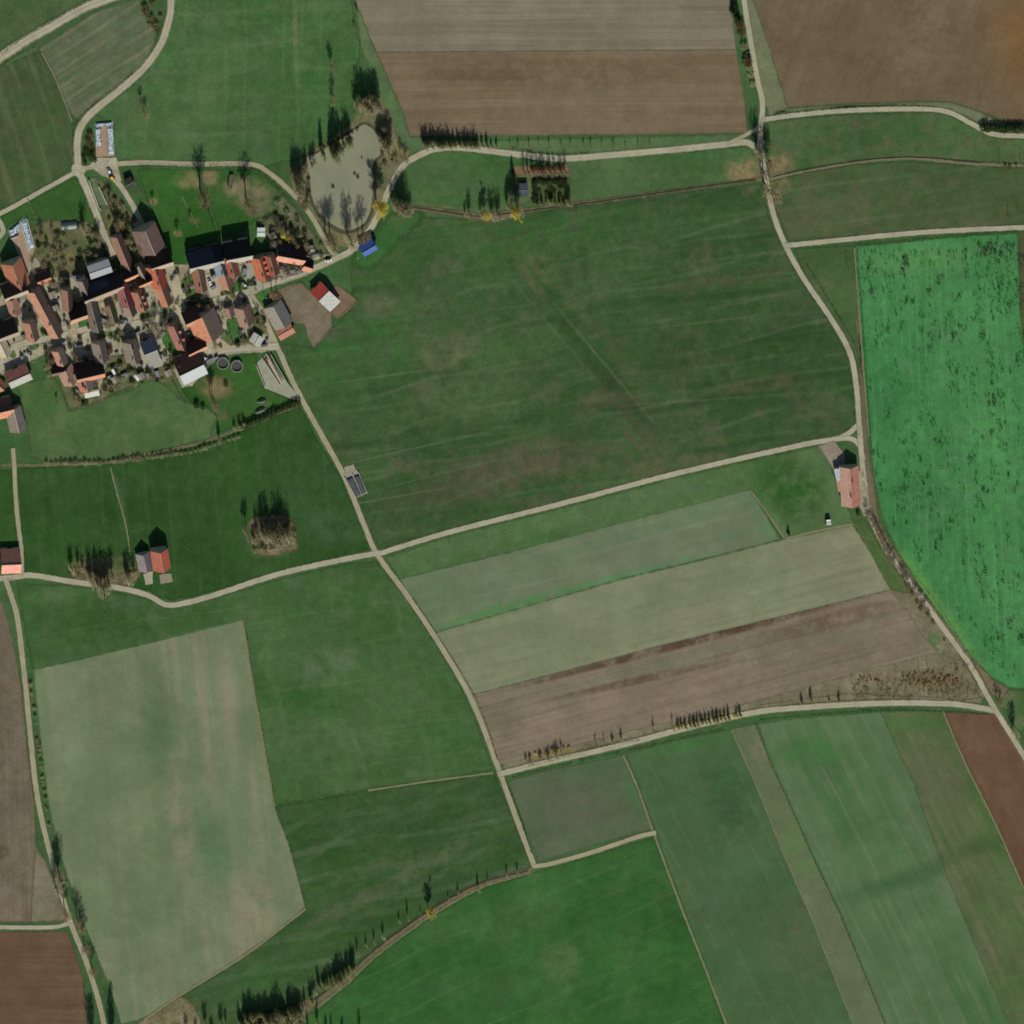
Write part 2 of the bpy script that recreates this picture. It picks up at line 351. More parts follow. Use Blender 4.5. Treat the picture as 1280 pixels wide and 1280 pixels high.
sheet('dry_strip', [(1079,340),(1072,400),(1080,470),(1084,545),(1092,602),(1098,650),(1120,690),(1150,735),(1190,790),(1240,850),(1260,860),(1255,872),(1240,868),(1212,828),(1186,794),(1146,740),(1106,685),(1086,640),(1081,600),(1078,570),(1074,520),(1074,480)], field_mat('dry_strip_grass', (94,92,66), (108,98,76), patch=(124,106,86), pa=0.6))
M_lush = field_mat('lush_crop', (59,115,65), (72,129,74), (64,120,67), R(-88), 5, 160, 0.4, (58,108,62), 0.25, 9, 60, 0.16, lines=((R(-87), 5, 0.5, (84,140,86), 0.4), (R(-87), 19, 0.75, (54,108,62), 0.5)),
  blobs=[(1150,325,130,22,R(4),(90,134,66),0.4),(1168,752,150,14,R(-54),(106,146,66),-0.5),(1165,560,70,80,0,(64,120,66),0.4),(1240,600,50,200,0,(80,142,78),-0.4)])
sheet('green_crop_field', [(1070,308),(1130,303),(1180,298),(1235,294),(1271,292),(1274,380),(1280,450),(1290,560),(1300,858),(1280,860),(1262,858),(1240,846),(1215,820),(1190,788),(1150,732),(1122,688),(1104,648),(1094,602),(1087,545),(1080,470)], M_lush, j=0.8)
sheet('olive_field', [(1274,290),(1340,287),(1340,860),(1302,858),(1292,560),(1282,450),(1276,380)], field_mat('olive_field_soil', (70,76,48), (82,84,56)))
# top fields
sheet('ploughed_field', [(425,-80),(902,-80),(912,0),(920,62),(470,65),(443,0)], field_mat('pale_plough', (122,114,95), (130,122,103), (110,101,82), R(0.3), 1.6, 160, 0.55, (118,106,88), 0.4, 40, 90, 0.08, streak2=(106,95,78), sw2=0.8, sa2=0.4))
sheet('ploughed_field', [(470,65.5),(920,62.5),(930,120),(934,166),(640,169),(512,170),(503,140)], field_mat('brown_plough', (108,93,71), (117,102,80), (96,81,62), R(0.3), 1.6, 160, 0.55, (106,88,66), 0.4, 40, 90, 0.09, streak2=(126,110,92), sw2=0.9, sa2=0.3, blobs=[(690,90,250,30,0,(96,78,58),0.6)]))
sheet('ploughed_field', [(928,-80),(942,0),(962,62),(985,134),(1030,131),(1150,126),(1190,127),(1225,138),(1258,152),(1340,158),(1340,-80)], field_mat('east_plough', (102,87,66), (112,98,77), (98,80,62), R(70), 2.5, 160, 0.5, (108,100,82), 0.45, 30, 80, 0.1, blobs=[(1300,60,100,150,R(20),(116,84,46),-0.9),(1150,40,120,40,R(70),(116,102,84),0.6)]))
sheet('grass_strip', [(918,-80),(928,-80),(942,0),(962,62),(984,135),(962,143),(952,120),(940,50),(930,-20)], field_mat('dry_grass', (92,104,72), (106,112,82), patch=(118,112,86), pa=0.5))
sheet('grass_strip', [(432,-80),(443,0),(470,65),(503,140),(513,172),(620,176),(780,172),(933,168),(933,176),(830,184),(700,194),(580,181),(545,182),(520,190),(505,200),(492,170),(468,110),(452,60)], field_mat('verge_grass', (72,100,60), (84,106,68), patch=(106,106,76), pa=0.5))
sheet('grass_strip', [(985,136),(1030,133),(1150,128),(1190,129),(1225,141),(1255,154),(1340,160),(1340,168),(1280,166),(1244,164),(1214,148),(1187,136),(1150,132),(1060,134),(970,141)], field_mat('verge_pale', (86,104,68), (104,110,82)))
# north-west
sheet('meadow', [(219,-80),(425,-80),(438,0),(450,60),(440,130),(400,190),(360,200),(330,208),(250,201),(140,200),(143,155),(120,142),(155,116),(185,88),(205,58),(215,25)],
  field_mat('north_meadow', (58,92,48), (72,102,60), (84,106,68), R(2), 7, 120, 0.5, (98,106,74), 0.45, 16, lines=((R(88), 12, 0.8, (88,110,74), 0.35), (R(3), 18, 0.8, (90,108,74), 0.35)), blobs=[(370,60,5,120,R(2),(104,112,78),0.7),(400,110,60,80,0,(56,96,46),0.5)]))
sheet('striped_meadow', [(-80,108),(50,66),(70,100),(90,152),(93,205),(60,230),(0,262),(-80,300)], field_mat('striped_meadow_grass', (58,80,44), (66,88,50), (88,96,68), R(-71), 7, 150, 0.75, (88,80,58), 0.45, 16, lines=((R(-72), 13, 0.35, (98,104,76), 0.6),)))
sheet('meadow', [(50,60),(110,20),(145,6),(174,-2),(182,20),(195,42),(185,75),(155,105),(118,130),(98,150),(88,140),(70,98)], field_mat('mown_meadow', (76,96,62), (88,102,74), (112,108,86), R(32), 5, 70, 0.6, (108,102,82), 0.5, 12, lines=((R(33), 9, 0.6, (120,116,94), 0.6),)))
sheet('meadow', [(-80,-80),(90,-80),(125,-8),(100,4),(60,26),(30,43),(0,62),(-80,100)], field_mat('corner_meadow', (60,86,46), (70,94,54), (88,98,66), R(-68), 6, 90, 0.5, (96,98,70), 0.3))
sheet('paddock', [(172,212),(245,212),(262,270),(272,296),(230,330),(214,330),(205,300),(192,268)], field_mat('paddock_grass', (42,84,30), (52,94,38), patch=(66,88,44), pa=0.4, blobs=[(240,225,30,16,0,(126,112,80),0.8),(192,252,7,6,0,(128,110,80),0.8),(222,292,9,6,0,(128,112,80),0.8),(243,276,10,5,0,(106,96,66),0.7)]))
sheet('paddock', [(250,213),(310,212),(332,222),(352,244),(346,262),(320,275),(300,290),(275,296),(266,262)], field_mat('paddock_grass_worn', (46,84,34), (56,90,42), blobs=[(305,238,40,24,0,(124,112,86),0.95),(262,222,18,14,0,(128,108,82),0.85),(330,255,34,26,0,(104,98,74),0.85)]))
sheet('meadow', [(-80,306),(0,272),(60,240),(95,222),(108,248),(122,282),(100,280),(45,275),(20,275),(-80,350)], field_mat('village_green', (50,84,36), (58,90,44)))
sheet('garden', [(36,285),(60,276),(100,274),(124,284),(140,320),(146,345),(110,348),(60,346),(44,325)], field_mat('garden_ground', (88,90,58), (104,98,70), patch=(60,88,42), pa=0.8, psize=8, big=16, fine=0.3, blobs=[(90,322,9,7,0,(140,104,64),0.7),(100,310,22,18,0,(62,98,46),0.6)]))
sheet('garden', [(112,222),(132,228),(150,248),(168,275),(176,292),(190,300),(180,335),(165,335),(140,300),(124,262)], field_mat('garden_ground_north', (78,84,52), (98,96,66), patch=(54,80,38), pa=0.8, psize=7, big=14, fine=0.3))
sheet('garden', [(335,250),(352,246),(372,262),(398,300),(410,315),(395,325),(378,322),(350,312),(330,300),(322,276)], field_mat('garden_ground_east', (84,92,62), (100,98,74), patch=(60,84,48), pa=0.7, psize=6, big=14, fine=0.3))
# pond surroundings
band(0.036, 10)
sheet('pond_bank', [(362,215),(380,195),(400,182),(425,165),(440,152),(452,125),(470,118),(488,150),(500,178),(512,190),(495,215),(486,240),(474,262),(455,292),(438,308),(420,305),(400,280),(378,252)], field_mat('bank_grass', (104,104,72), (118,108,82), patch=(66,94,52), pa=0.8, psize=10, big=20, fine=0.28, blobs=[(425,300,22,12,0,(104,100,66),0.7),(492,262,22,10,0,(128,106,82),0.8),(488,185,20,18,0,(130,118,78),0.6),(404,258,12,14,0,(136,102,76),0.6),(390,278,8,20,R(50),(72,100,50),0.7)]), smooth=True)
sheet('meadow', [(486,272),(512,262),(530,270),(500,300),(470,330),(450,335),(442,324),(462,300)], field_mat('pond_meadow', (54,92,46), (62,97,54), patch=(104,94,68), pa=0.3), smooth=True, soft=9)
mw = NT('pond_water', 0.25, 0.25); Pw = mw.mapping()
cw = mw.mix(mw.noise(Pw, 1/18, 3), lin((122,124,100)), lin((130,130,106)))
cw = mw.mix(mw.mul(mw.noise(Pw, 1/3, 4, 0.6, 0.45, 0.7), 0.15), cw, lin((108,118,92)))
M_water = mw.out(cw)
sheet('pond_mud', [(440,162),(456,152),(473,164),(480,192),(470,205),(470,240),(467,264),(458,282),(434,293),(412,285),(398,272),(387,251),(382,222),(380,195),(396,188),(413,178),(427,169)], flat_mat('mud', (78,74,54), 0.35), smooth=True)
sheet('pond', [(440,165),(456,156),(470,167),(476,192),(466,203),(466,238),(463,261),(455,278),(434,288),(415,280),(402,269),(391,250),(387,221),(384,197),(396,192),(413,181),(427,173)], M_water, smooth=True, j=0.6)
# village ground
band(0.036, 27, 0.003)
YARD = field_mat('yard_gravel', (150,142,118), (164,156,134), patch=(118,112,88), pa=0.8, psize=5, big=18, fine=0.2)
YARD2 = field_mat('yard_concrete', (146,144,126), (156,152,136), patch=(128,124,104), pa=0.5, psize=4, big=14, fine=0.1)
sheet('village_yard', [(-60,470),(-60,395),(0,372),(20,345),(30,330),(44,322),(60,346),(110,348),(146,345),(160,335),(185,330),(214,331),(232,331),(250,330),(330,318),(378,318),(410,318),(428,318),(420,326),(388,342),(350,356),(318,368),(328,385),(338,408),(347,432),(330,440),(300,441),(272,446),(258,462),(240,482),(228,484),(220,470),(212,452),(205,462),(180,466),(162,462),(150,442),(130,462),(125,500),(106,502),(98,494),(88,486),(80,470),(68,452),(60,440),(40,450),(0,470)], YARD, j=0.8)
def lawn(pts, m): return sheet('lawn', pts, m, smooth=True, step=2, j=0.4)
ML1 = field_mat('lawn_grass', (66,92,46), (84,100,60), patch=(104,104,72), pa=0.5, psize=4, big=10, fine=0.25)
ML2 = field_mat('lawn_lush', (52,94,40), (64,104,50), patch=(84,100,58), pa=0.5, psize=4, big=10, fine=0.2)
for p, m in (([(30,412),(34,410),(44,430),(47,426),(48,434),(40,437),(34,430)],ML1), ([(50,412),(57,410),(63,420),(58,426)],ML2), ([(98,403),(111,398),(115,414),(104,418)],ML2), ([(9,430),(14,432),(20,445),(14,447)],ML1),
             ([(228,350),(242,345),(252,368),(240,375),(226,362)],ML1), ([(278,365),(298,352),(304,360),(300,372),(285,372)],ML2), ([(298,345),(304,340),(308,358),(302,366)],ML2), ([(312,350),(322,345),(326,355),(334,354),(320,362),(314,362)],ML2),
             ([(226,373),(240,378),(262,372),(266,380),(240,392),(230,388)],ML1), ([(200,395),(212,384),(214,400),(204,404)],ML1), ([(176,393),(186,390),(190,400),(178,400)],ML1), ([(134,392),(142,390),(146,406),(138,410)],ML1), ([(132,402),(160,400),(158,412),(136,420),(122,420)],ML1),
             ([(206,412),(215,408),(228,438),(224,446),(212,440),(203,425)],ML2), ([(284,400),(296,398),(300,412),(304,424),(292,430),(286,416)],ML2), ([(290,428),(312,420),(318,430),(304,436),(292,437)],ML1), ([(278,412),(288,418),(291,430),(278,428)],ML1), ([(318,384),(326,398),(332,416),(322,416),(314,395)],ML1),
             ([(322,366),(340,358),(352,358),(340,372),(334,386),(326,380)],ML2), ([(388,330),(410,320),(422,318),(418,324),(394,336)],ML1), ([(338,410),(345,408),(346,420),(340,420)],ML2)):
    lawn(p, m)
sheet('garden', [(76,478),(92,484),(104,500),(124,494),(130,470),(136,445),(158,444),(166,462),(200,460),(210,455),(222,476),(212,482),(190,470),(172,478),(150,488),(125,502),(104,508),(87,512),(80,495)], field_mat('garden_ground_south', (84,90,58), (106,100,76), patch=(56,84,40), pa=0.8, psize=6, big=12, fine=0.3))
sheet('dirt_paddock', [(347,363),(360,357),(375,353),(394,371),(414,391),(415,408),(404,424),(392,434),(386,424),(381,405),(366,402),(358,388)], field_mat('paddock_dirt', (104,92,72), (118,106,88), patch=(86,92,62), pa=0.6, psize=12), j=0.7)
sheet('dirt_yard', [(420,356),(432,364),(446,376),(434,390),(422,398),(414,392),(404,384),(410,372)], field_mat('yard_dirt', (116,94,76), (128,106,88), patch=(100,98,72), pa=0.5, psize=6), j=0.6)
# west pastures
band(0.004, 8)
sheet('pasture', [(22,478),(40,478),(66,470),(78,490),(86,514),(105,511),(140,495),(160,490),(176,480),(195,474),(212,486),(224,500),(240,506),(262,512),(270,520),(262,548),(220,558),(180,566),(130,574),(60,577),(38,570),(36,540),(28,510)], field_mat('village_pasture', (62,92,46), (74,98,58), patch=(92,100,66), pa=0.5, psize=14))
sheet('pasture', [(226,486),(256,462),(290,446),(320,442),(322,460),(332,488),(368,502),(340,515),(300,531),(272,542),(272,520),(258,508),(240,504)], field_mat('farm_pasture', (46,80,32), (56,90,40), blobs=[(270,484,30,18,R(-8),(132,110,82),0.95),(278,520,10,9,0,(104,98,72),0.7),(335,510,14,12,0,(88,104,66),0.6)]))
sheet('pasture', [(22,586),(60,584),(130,581),(180,572),(240,559),(300,540),(374,508),(400,556),(428,600),(450,656),(464,686),(350,713),(270,738),(212,750),(186,738),(150,731),(90,723),(32,714),(27,650)], field_mat('dark_pasture', (40,72,30), (50,82,38), (60,88,48), R(-84), 8, 90, 0.4, (64,84,52), 0.4, 18, lines=((R(-85), 14, 0.8, (62,88,52), 0.4),), blobs=[(130,708,60,18,0,(116,104,74),0.7),(340,672,45,30,0,(76,92,62),0.8),(420,660,50,30,0,(66,90,58),0.6),(400,640,60,70,R(-60),(54,84,48),0.5),(150,620,4,46,R(15),(74,92,60),0.8)]))
sheet('pasture', [(-80,590),(14,588),(18,650),(22,690),(0,690),(-80,700)], field_mat('edge_pasture', (46,78,34), (54,84,40)))
sheet('meadow', [(22,730),(90,733),(150,742),(182,748),(210,762),(270,748),(350,724),(440,704),(470,702),(508,750),(548,810),(586,880),(615,962),(560,972),(460,986),(345,1005),(336,960),(322,880),(306,778),(250,790),(42,838),(34,800)],
  field_mat('south_meadow', (56,88,44), (66,96,54), (80,102,66), R(8), 8, 80, 0.3, (88,102,70), 0.5, 20, lines=((R(8), 11, 0.8, (84,104,68), 0.35), (R(-78), 40, 0.92, (90,106,74), 0.35)), blobs=[(150,770,160,50,R(8),(46,76,34),0.6),(410,830,50,30,R(20),(92,104,80),0.6),(400,930,90,60,0,(80,102,66),0.55),(400,880,70,30,0,(48,90,38),0.5)]))
sheet('striped_meadow', [(345,1008),(460,989),(560,976),(617,966),(640,1022),(664,1083),(600,1102),(545,1130),(500,1160),(460,1190),(430,1218),(388,1250),(300,1275),(240,1290),(230,1245),(300,1200),(352,1162),(384,1136),(362,1060)],
  field_mat('banded_meadow', (46,78,36), (56,84,44), (74,92,60), R(14), 7, 120, 0.6, (80,88,60), 0.35, 18, lines=((R(9), 17, 0.55, (80,98,68), 0.6), (R(27), 22, 0.7, (84,98,70), 0.4)), blobs=[(480,1110,160,14,R(27),(84,92,66),0.7),(330,1220,100,30,R(35),(52,94,44),0.5),(520,1070,140,14,R(16),(78,88,60),0.55)]))
sheet('pale_crop_field', [(42,838),(120,820),(200,801),(303,775),(308,800),(320,880),(332,950),(343,1010),(362,1060),(381,1134),(350,1160),(300,1196),(225,1243),(180,1272),(152,1280),(140,1240),(118,1185),(96,1130),(78,1075),(62,1010),(52,930)],
  field_mat('pale_crop', (100,114,84), (114,120,94), (132,124,102), R(-84), 12, 320, 0.95, (92,110,76), 0.4, 30, 60, 0.08, streak2=(98,118,82), sw2=2.2, sa2=0.45, lines=((R(-84), 10, 0.6, (98,116,82), 0.4),),
  blobs=[(198,900,34,150,R(4),(84,106,70),-0.85),(285,880,20,120,R(5),(136,128,106),-0.8),(84,930,34,120,R(3),(116,128,98),-0.6),(270,1060,46,110,R(14),(78,106,70),-0.8),(120,1220,70,60,0,(124,126,98),0.6),(225,1030,22,110,R(8),(132,124,102),0.6),(320,1130,40,70,R(15),(132,126,100),0.7)]))
sheet('ploughed_field', [(-80,730),(2,752),(16,800),(26,860),(34,940),(42,1000),(44,1060),(38,1152),(-80,1152)], field_mat('west_plough', (106,94,78), (118,104,88), (92,80,64), R(-88), 2.5, 120, 0.5, (88,88,66), 0.4, 20, blobs=[(2,1065,14,12,0,(74,60,46),0.8)]))
sheet('rough_grass', [(44,1060),(58,1080),(76,1130),(82,1150),(39,1152)], field_mat('rough_grass_mat', (108,100,80), (122,112,92), patch=(92,98,70), pa=0.5, psize=5))
sheet('ploughed_field', [(-80,1166),(84,1165),(96,1198),(104,1225),(112,1300),(-80,1340)], field_mat('southwest_plough', (98,76,58), (106,84,66), (88,66,48), R(0), 1.8, 120, 0.55, (102,84,64), 0.4, 24, fine=0.1))
sheet('meadow', [(672,1090),(740,1071),(816,1047),(850,1130),(880,1210),(925,1340),(260,1340),(330,1290),(400,1262),(440,1228),(470,1198),(510,1168),(550,1140),(605,1110)],
  field_mat('lush_meadow', (44,86,38), (54,96,46), (66,98,56), R(30), 8, 90, 0.3, (78,100,60), 0.35, 20, lines=((R(24), 15, 0.85, (76,104,64), 0.35),), blobs=[(640,1150,90,40,R(20),(70,96,58),0.5),(700,1200,40,40,0,(86,104,68),0.5)]))
# middle strips
sheet('grass_strip', [(484,697),(560,671),(700,636),(850,596),(1000,562),(1030,556),(1040,590),(1058,630),(1066,656),(1040,660),(980,672),(937,613),(800,650),(500,724)], field_mat('strip_grass', (66,98,52), (80,106,66), (88,104,70), D1, 5, 90, 0.5, (92,104,72), 0.4, blobs=[(990,610,70,50,R(-40),(44,82,32),0.9),(700,650,260,18,D1,(86,106,72),0.5)]))
sheet('pale_green_field', [(500,724),(640,690),(800,648),(936,613),(955,640),(974,674),(900,693),(780,722),(660,757),(540,791),(520,757)], field_mat('pale_green_crop', (100,114,84), (108,116,92), (112,114,92), D1, 6, 200, 0.65, (92,114,80), 0.4, 30, 60, 0.07, streak2=(92,114,80), sw2=1.8, sa2=0.35, lines=((D1, 9, 0.6, (116,124,98), 0.4),), blobs=[(740,735,260,14,D1,(78,120,74),0.85),(955,650,12,50,R(30),(82,120,78),0.7),(620,765,100,14,D1,(80,118,70),0.7)]))
sheet('pale_crop_field', [(542,792),(660,758),(780,724),(900,695),(975,676),(1066,657),(1090,695),(1112,737),(960,774),(820,808),(680,845),(590,868),(566,830)], field_mat('pale_stubble', (120,124,96), (130,130,104), (108,118,88), D1, 5, 220, 0.6, (132,126,104), 0.35, 30, 60, 0.07, streak2=(110,116,88), sw2=1.5, sa2=0.4, lines=((D1, 11, 0.6, (104,112,84), 0.45),), blobs=[(1085,690,14,60,R(35),(134,126,100),0.6)]))
sheet('ploughed_field', [(591,869),(680,846),(820,809),(960,775),(1113,738),(1135,765),(1150,790),(1172,816),(1080,838),(990,864),(880,892),(760,920),(640,952),(622,956),(606,915)], field_mat('pink_plough', (114,103,84), (122,111,93), (98,86,68), D1, 4, 200, 0.6, (108,104,84), 0.5, 26, 70, 0.1, streak2=(134,116,100), sw2=1.4, sa2=0.4, lines=((D1, 7, 0.6, (98,88,70), 0.45),), blobs=[(830,830,240,12,D1,(108,110,88),-0.7),(1000,810,120,14,D1,(106,106,86),0.6),(850,806,300,7,D1,(84,66,50),1.0),(800,850,160,7,R(12),(92,74,58),0.8),(1040,775,120,16,D1,(94,76,58),0.7)]))
ribbon('furrow', [(591,866),(680,843),(820,806),(960,772),(1112,736)], 2.2, flat_mat('furrow_soil', (86,72,56), 0.3), j=0.5, smooth=False)
ribbon('furrow', [(594,870.5),(680,848),(820,811),(960,777),(1112,740)], 1.5, flat_mat('furrow_soil_red', (88,66,52), 0.3), j=0.5, smooth=False)
sheet('rough_grass', [(628,957),(640,950),(760,918),(880,890),(990,862),(1080,836),(1168,814),(1146,785),(1110,738),(1135,730),(1165,770),(1200,820),(1230,870),(1225,878),(1100,873),(1000,879),(940,886),(850,907),(780,925),(680,948),(632,962)], field_mat('scrub_grass', (108,102,78), (120,110,88), patch=(92,98,68), pa=0.6, psize=8, big=20, fine=0.26, blobs=[(1168,803,14,20,R(20),(70,98,58),0.9),(1165,850,50,16,0,(112,94,70),0.9),(1085,848,18,7,0,(112,92,68),0.85),(700,945,50,9,D1,(134,114,76),0.8),(890,900,60,9,D1,(130,118,76),0.7),(1120,840,60,10,D1,(120,104,84),0.7)]))
sheet('grass_strip', [(1066,656),(1080,648),(1098,680),(1120,712),(1142,742),(1130,740),(1112,736),(1090,694)], field_mat('edge_grass', (64,94,46), (82,98,58)))
# south-east
sheet('grey_green_field', [(636,977),(690,962),(778,945),(797,990),(814,1036),(740,1056),(674,1077),(655,1030)], field_mat('grey_crop', (74,94,64), (86,98,74), (92,96,76), ang((690,962),(778,945)), 4, 80, 0.5, (82,100,70), 0.4, 20, fine=0.08, blobs=[(720,1010,60,40,0,(96,94,78),0.6),(795,1000,14,50,R(25),(66,100,60),0.6)]))
A2 = ang((918,912),(1100,1290))
sheet('dark_green_field', [(783,942),(850,925),(914,912),(949,991),(982,1073),(1015,1149),(1044,1224),(1067,1280),(1092,1340),(930,1340),(870,1175),(820,1040),(800,985)], field_mat('dark_crop', (60,92,54), (70,98,62), (80,96,64), A2, 6, 160, 0.55, (74,88,58), 0.5, 24, fine=0.09, lines=((A2, 12, 0.85, (88,104,72), 0.45),), blobs=[(910,1000,40,70,R(25),(50,78,46),0.6),(860,930,70,14,R(12),(62,104,56),0.7),(1000,1180,60,90,R(25),(84,92,62),0.6),(880,1120,30,90,R(20),(82,96,70),0.5)]))
sheet('pale_strip', [(914,911),(944,906),(962,952),(995,1024),(1018,1077),(1048,1139),(1071,1195),(1103,1273),(1132,1340),(1092,1340),(1067,1280),(1044,1224),(1015,1149),(982,1073),(949,991)], field_mat('pale_strip_grass', (92,104,72), (100,108,80), (88,108,70), A2, 3, 120, 0.5, (88,110,70), 0.4, 20, fine=0.08, blobs=[(1000,1060,30,50,R(25),(88,112,68),0.8),(950,930,20,40,R(25),(122,112,92),0.7)]))
sheet('green_crop_field', [(948,905),(1000,898),(1100,890),(1140,975),(1174,1070),(1212,1165),(1252,1262),(1290,1340),(1134,1340),(1105,1273),(1073,1195),(1050,1139),(1020,1077),(997,1024),(964,952)], field_mat('bright_crop', (66,101,58), (78,107,68), (92,108,76), A2, 5, 200, 0.6, (80,104,66), 0.35, 30, fine=0.08, streak2=(100,112,84), sw2=1.6, sa2=0.35, lines=((A2, 12, 0.8, (104,114,88), 0.5),), blobs=[(1130,1098,150,19,R(19),(50,86,48),-0.6),(1010,940,70,26,0,(60,106,54),0.6)]))  # dark diagonal band: contrail shadow painted into the crop colour
sheet('olive_crop_field', [(1101,890),(1178,889),(1206,955),(1245,1035),(1282,1120),(1340,1250),(1340,1340),(1290,1340),(1252,1262),(1212,1165),(1174,1070),(1140,975)], field_mat('olive_crop', (70,94,52), (80,102,62), (108,106,82), A2, 6, 140, 0.7, (96,96,72), 0.5, 22, fine=0.09, blobs=[(1205,1066,120,18,R(19),(58,82,46),-0.55),(1170,970,60,60,0,(98,96,72),0.6),(1130,905,60,12,0,(66,104,54),0.6)]))  # the painted contrail shadow carries on across this strip
sheet('ploughed_field', [(1181,890),(1243,893),(1262,918),(1295,970),(1340,1045),(1340,1240),(1284,1118),(1248,1034),(1208,952)], field_mat('red_plough', (98,73,54), (104,81,62), (90,66,48), A2, 2, 120, 0.5, (116,90,70), 0.3, 20, fine=0.1))
sheet('meadow', [(1247,866),(1262,862),(1340,864),(1340,1000),(1300,950),(1262,898)], field_mat('corner_grass', (54,90,44), (72,98,56), patch=(108,104,78), pa=0.6, psize=8))
band(0.060, 8)
LIT = field_mat('leaf_litter', (98,86,64), (116,102,78), patch=(70,66,46), pa=0.8, psize=4, big=10, fine=0.3)
sheet('garden', [(312,652),(330,646),(356,644),(366,655),(372,684),(358,690),(342,694),(326,693),(318,676)], LIT, smooth=True)
sheet('garden', [(90,712),(112,708),(134,722),(170,712),(174,722),(150,732),(118,728),(92,722)], LIT, smooth=True)
sheet('garden', [(642,208),(708,206),(711,216),(668,217),(644,220)], field_mat('plot_litter', (128,102,76), (116,100,74), patch=(96,92,64), pa=0.6, psize=4, big=10, fine=0.25))
sheet('garden', [(645,220),(668,217),(668,250),(648,256)], field_mat('plot_grass', (78,98,60), (92,106,70), patch=(112,108,80), pa=0.6, psize=5))
sheet('garden', [(668,217),(711,216),(713,252),(668,253)], field_mat('plot_shrub_floor', (70,84,48), (84,94,58), patch=(90,86,60), pa=0.6, psize=4))
sheet('garden', [(330,1276),(352,1266),(376,1252),(392,1250),(388,1264),(350,1300),(310,1300)], LIT, smooth=True)
sheet('rough_grass', [(168,1282),(200,1262),(226,1246),(240,1254),(250,1275),(256,1340),(160,1340)], field_mat('corner_scrub', (122,112,86), (104,98,70), patch=(80,80,50), pa=0.7, psize=4, big=10, fine=0.3))
sheet('pond', [(196,1276),(210,1268),(224,1270),(232,1282),(222,1300),(200,1300)], flat_mat('dark_pond_water', (46,54,52), 0.2, 0.2, 0.4), smooth=True)
# thin lines between fields
band(0.094, 6)
M_pale = road_mat('path_dry_grass', (126,120,92), (112,114,82)); M_dark = flat_mat('ditch_earth', (54,50,36), 0.35); M_tan = flat_mat('bank_earth', (124,112,88), 0.3, col2=(98,96,66)); M_bank = flat_mat('bank_mixed', (116,102,78), 0.4, size=2.0, col2=(74,84,50)); M_red = flat_mat('bank_russet', (106,84,62), 0.3, col2=(124,104,80))
for p, w in (([(779,944),(797,985),(815,1036),(850,1130),(885,1220),(930,1340)],3), ([(1179,889),(1206,953),(1246,1034),(1283,1118),(1340,1245)],2.4), ([(914,912),(949,991),(982,1073),(1015,1149),(1044,1224),(1067,1280),(1092,1340)],1.6), ([(460,988),(540,976),(617,966)],3), ([(982,673),(1020,664),(1066,655)],4), ([(52,66),(70,100),(90,152)],2), ([(382,1136),(350,1161),(300,1198),(225,1244),(180,1275)],3.5), ([(303,776),(320,880),(343,1008)],2.5), ([(980,672),(958,640),(938,613)],2.5), ([(1068,310),(1076,420),(1086,545)],2), ([(227,245),(248,285)],1), ([(138,584),(145,612),(158,660),(162,690)],2)):
    ribbon('grass_track', p, w, M_pale, j=0.4)
sheet('brook_bank', [(505,255.5),(570,263),(600,267),(660,260),(760,248),(850,235.5),(952,221.5),(952,225.5),(850,239),(760,252),(700,259),(645,268),(640,274),(612,277),(585,273),(560,269),(505,260)], M_bank, smooth=False, j=0.5)
ribbon('brook', [(510,258),(560,265),(600,270),(660,263),(760,250),(850,237),(945,224)], 2.0, M_dark)
ribbon('brook_bank', [(962,224),(1000,215),(1070,203),(1140,198),(1220,205),(1340,208)], 3.4, M_tan, j=0.6)
ribbon('brook', [(966,221),(1000,213.5),(1070,201.5),(1140,196.5),(1226,203)], 1.3, M_dark)
ribbon('brook_bank', [(2,581),(60,581),(130,578),(180,568.5),(240,556),(300,536.5),(350,516),(376,504)], 3.6, M_bank, j=0.8)
ribbon('stream_bank', [(667,1087),(600,1106),(545,1136),(500,1166),(460,1197),(430,1226),(388,1258),(340,1290)], 5.5, M_bank, j=0.9)
ribbon('stream', [(660,1088),(600,1104),(545,1133),(500,1163),(460,1194),(430,1222),(388,1253)], 2, flat_mat('stream_mud', (62,50,38), 0.3), j=0.4)
ribbon('stream_bank', [(664,1091),(602,1109.5),(548,1139),(504,1169),(464,1200),(434,1229),(395,1260)], 2.2, M_tan, j=0.6)
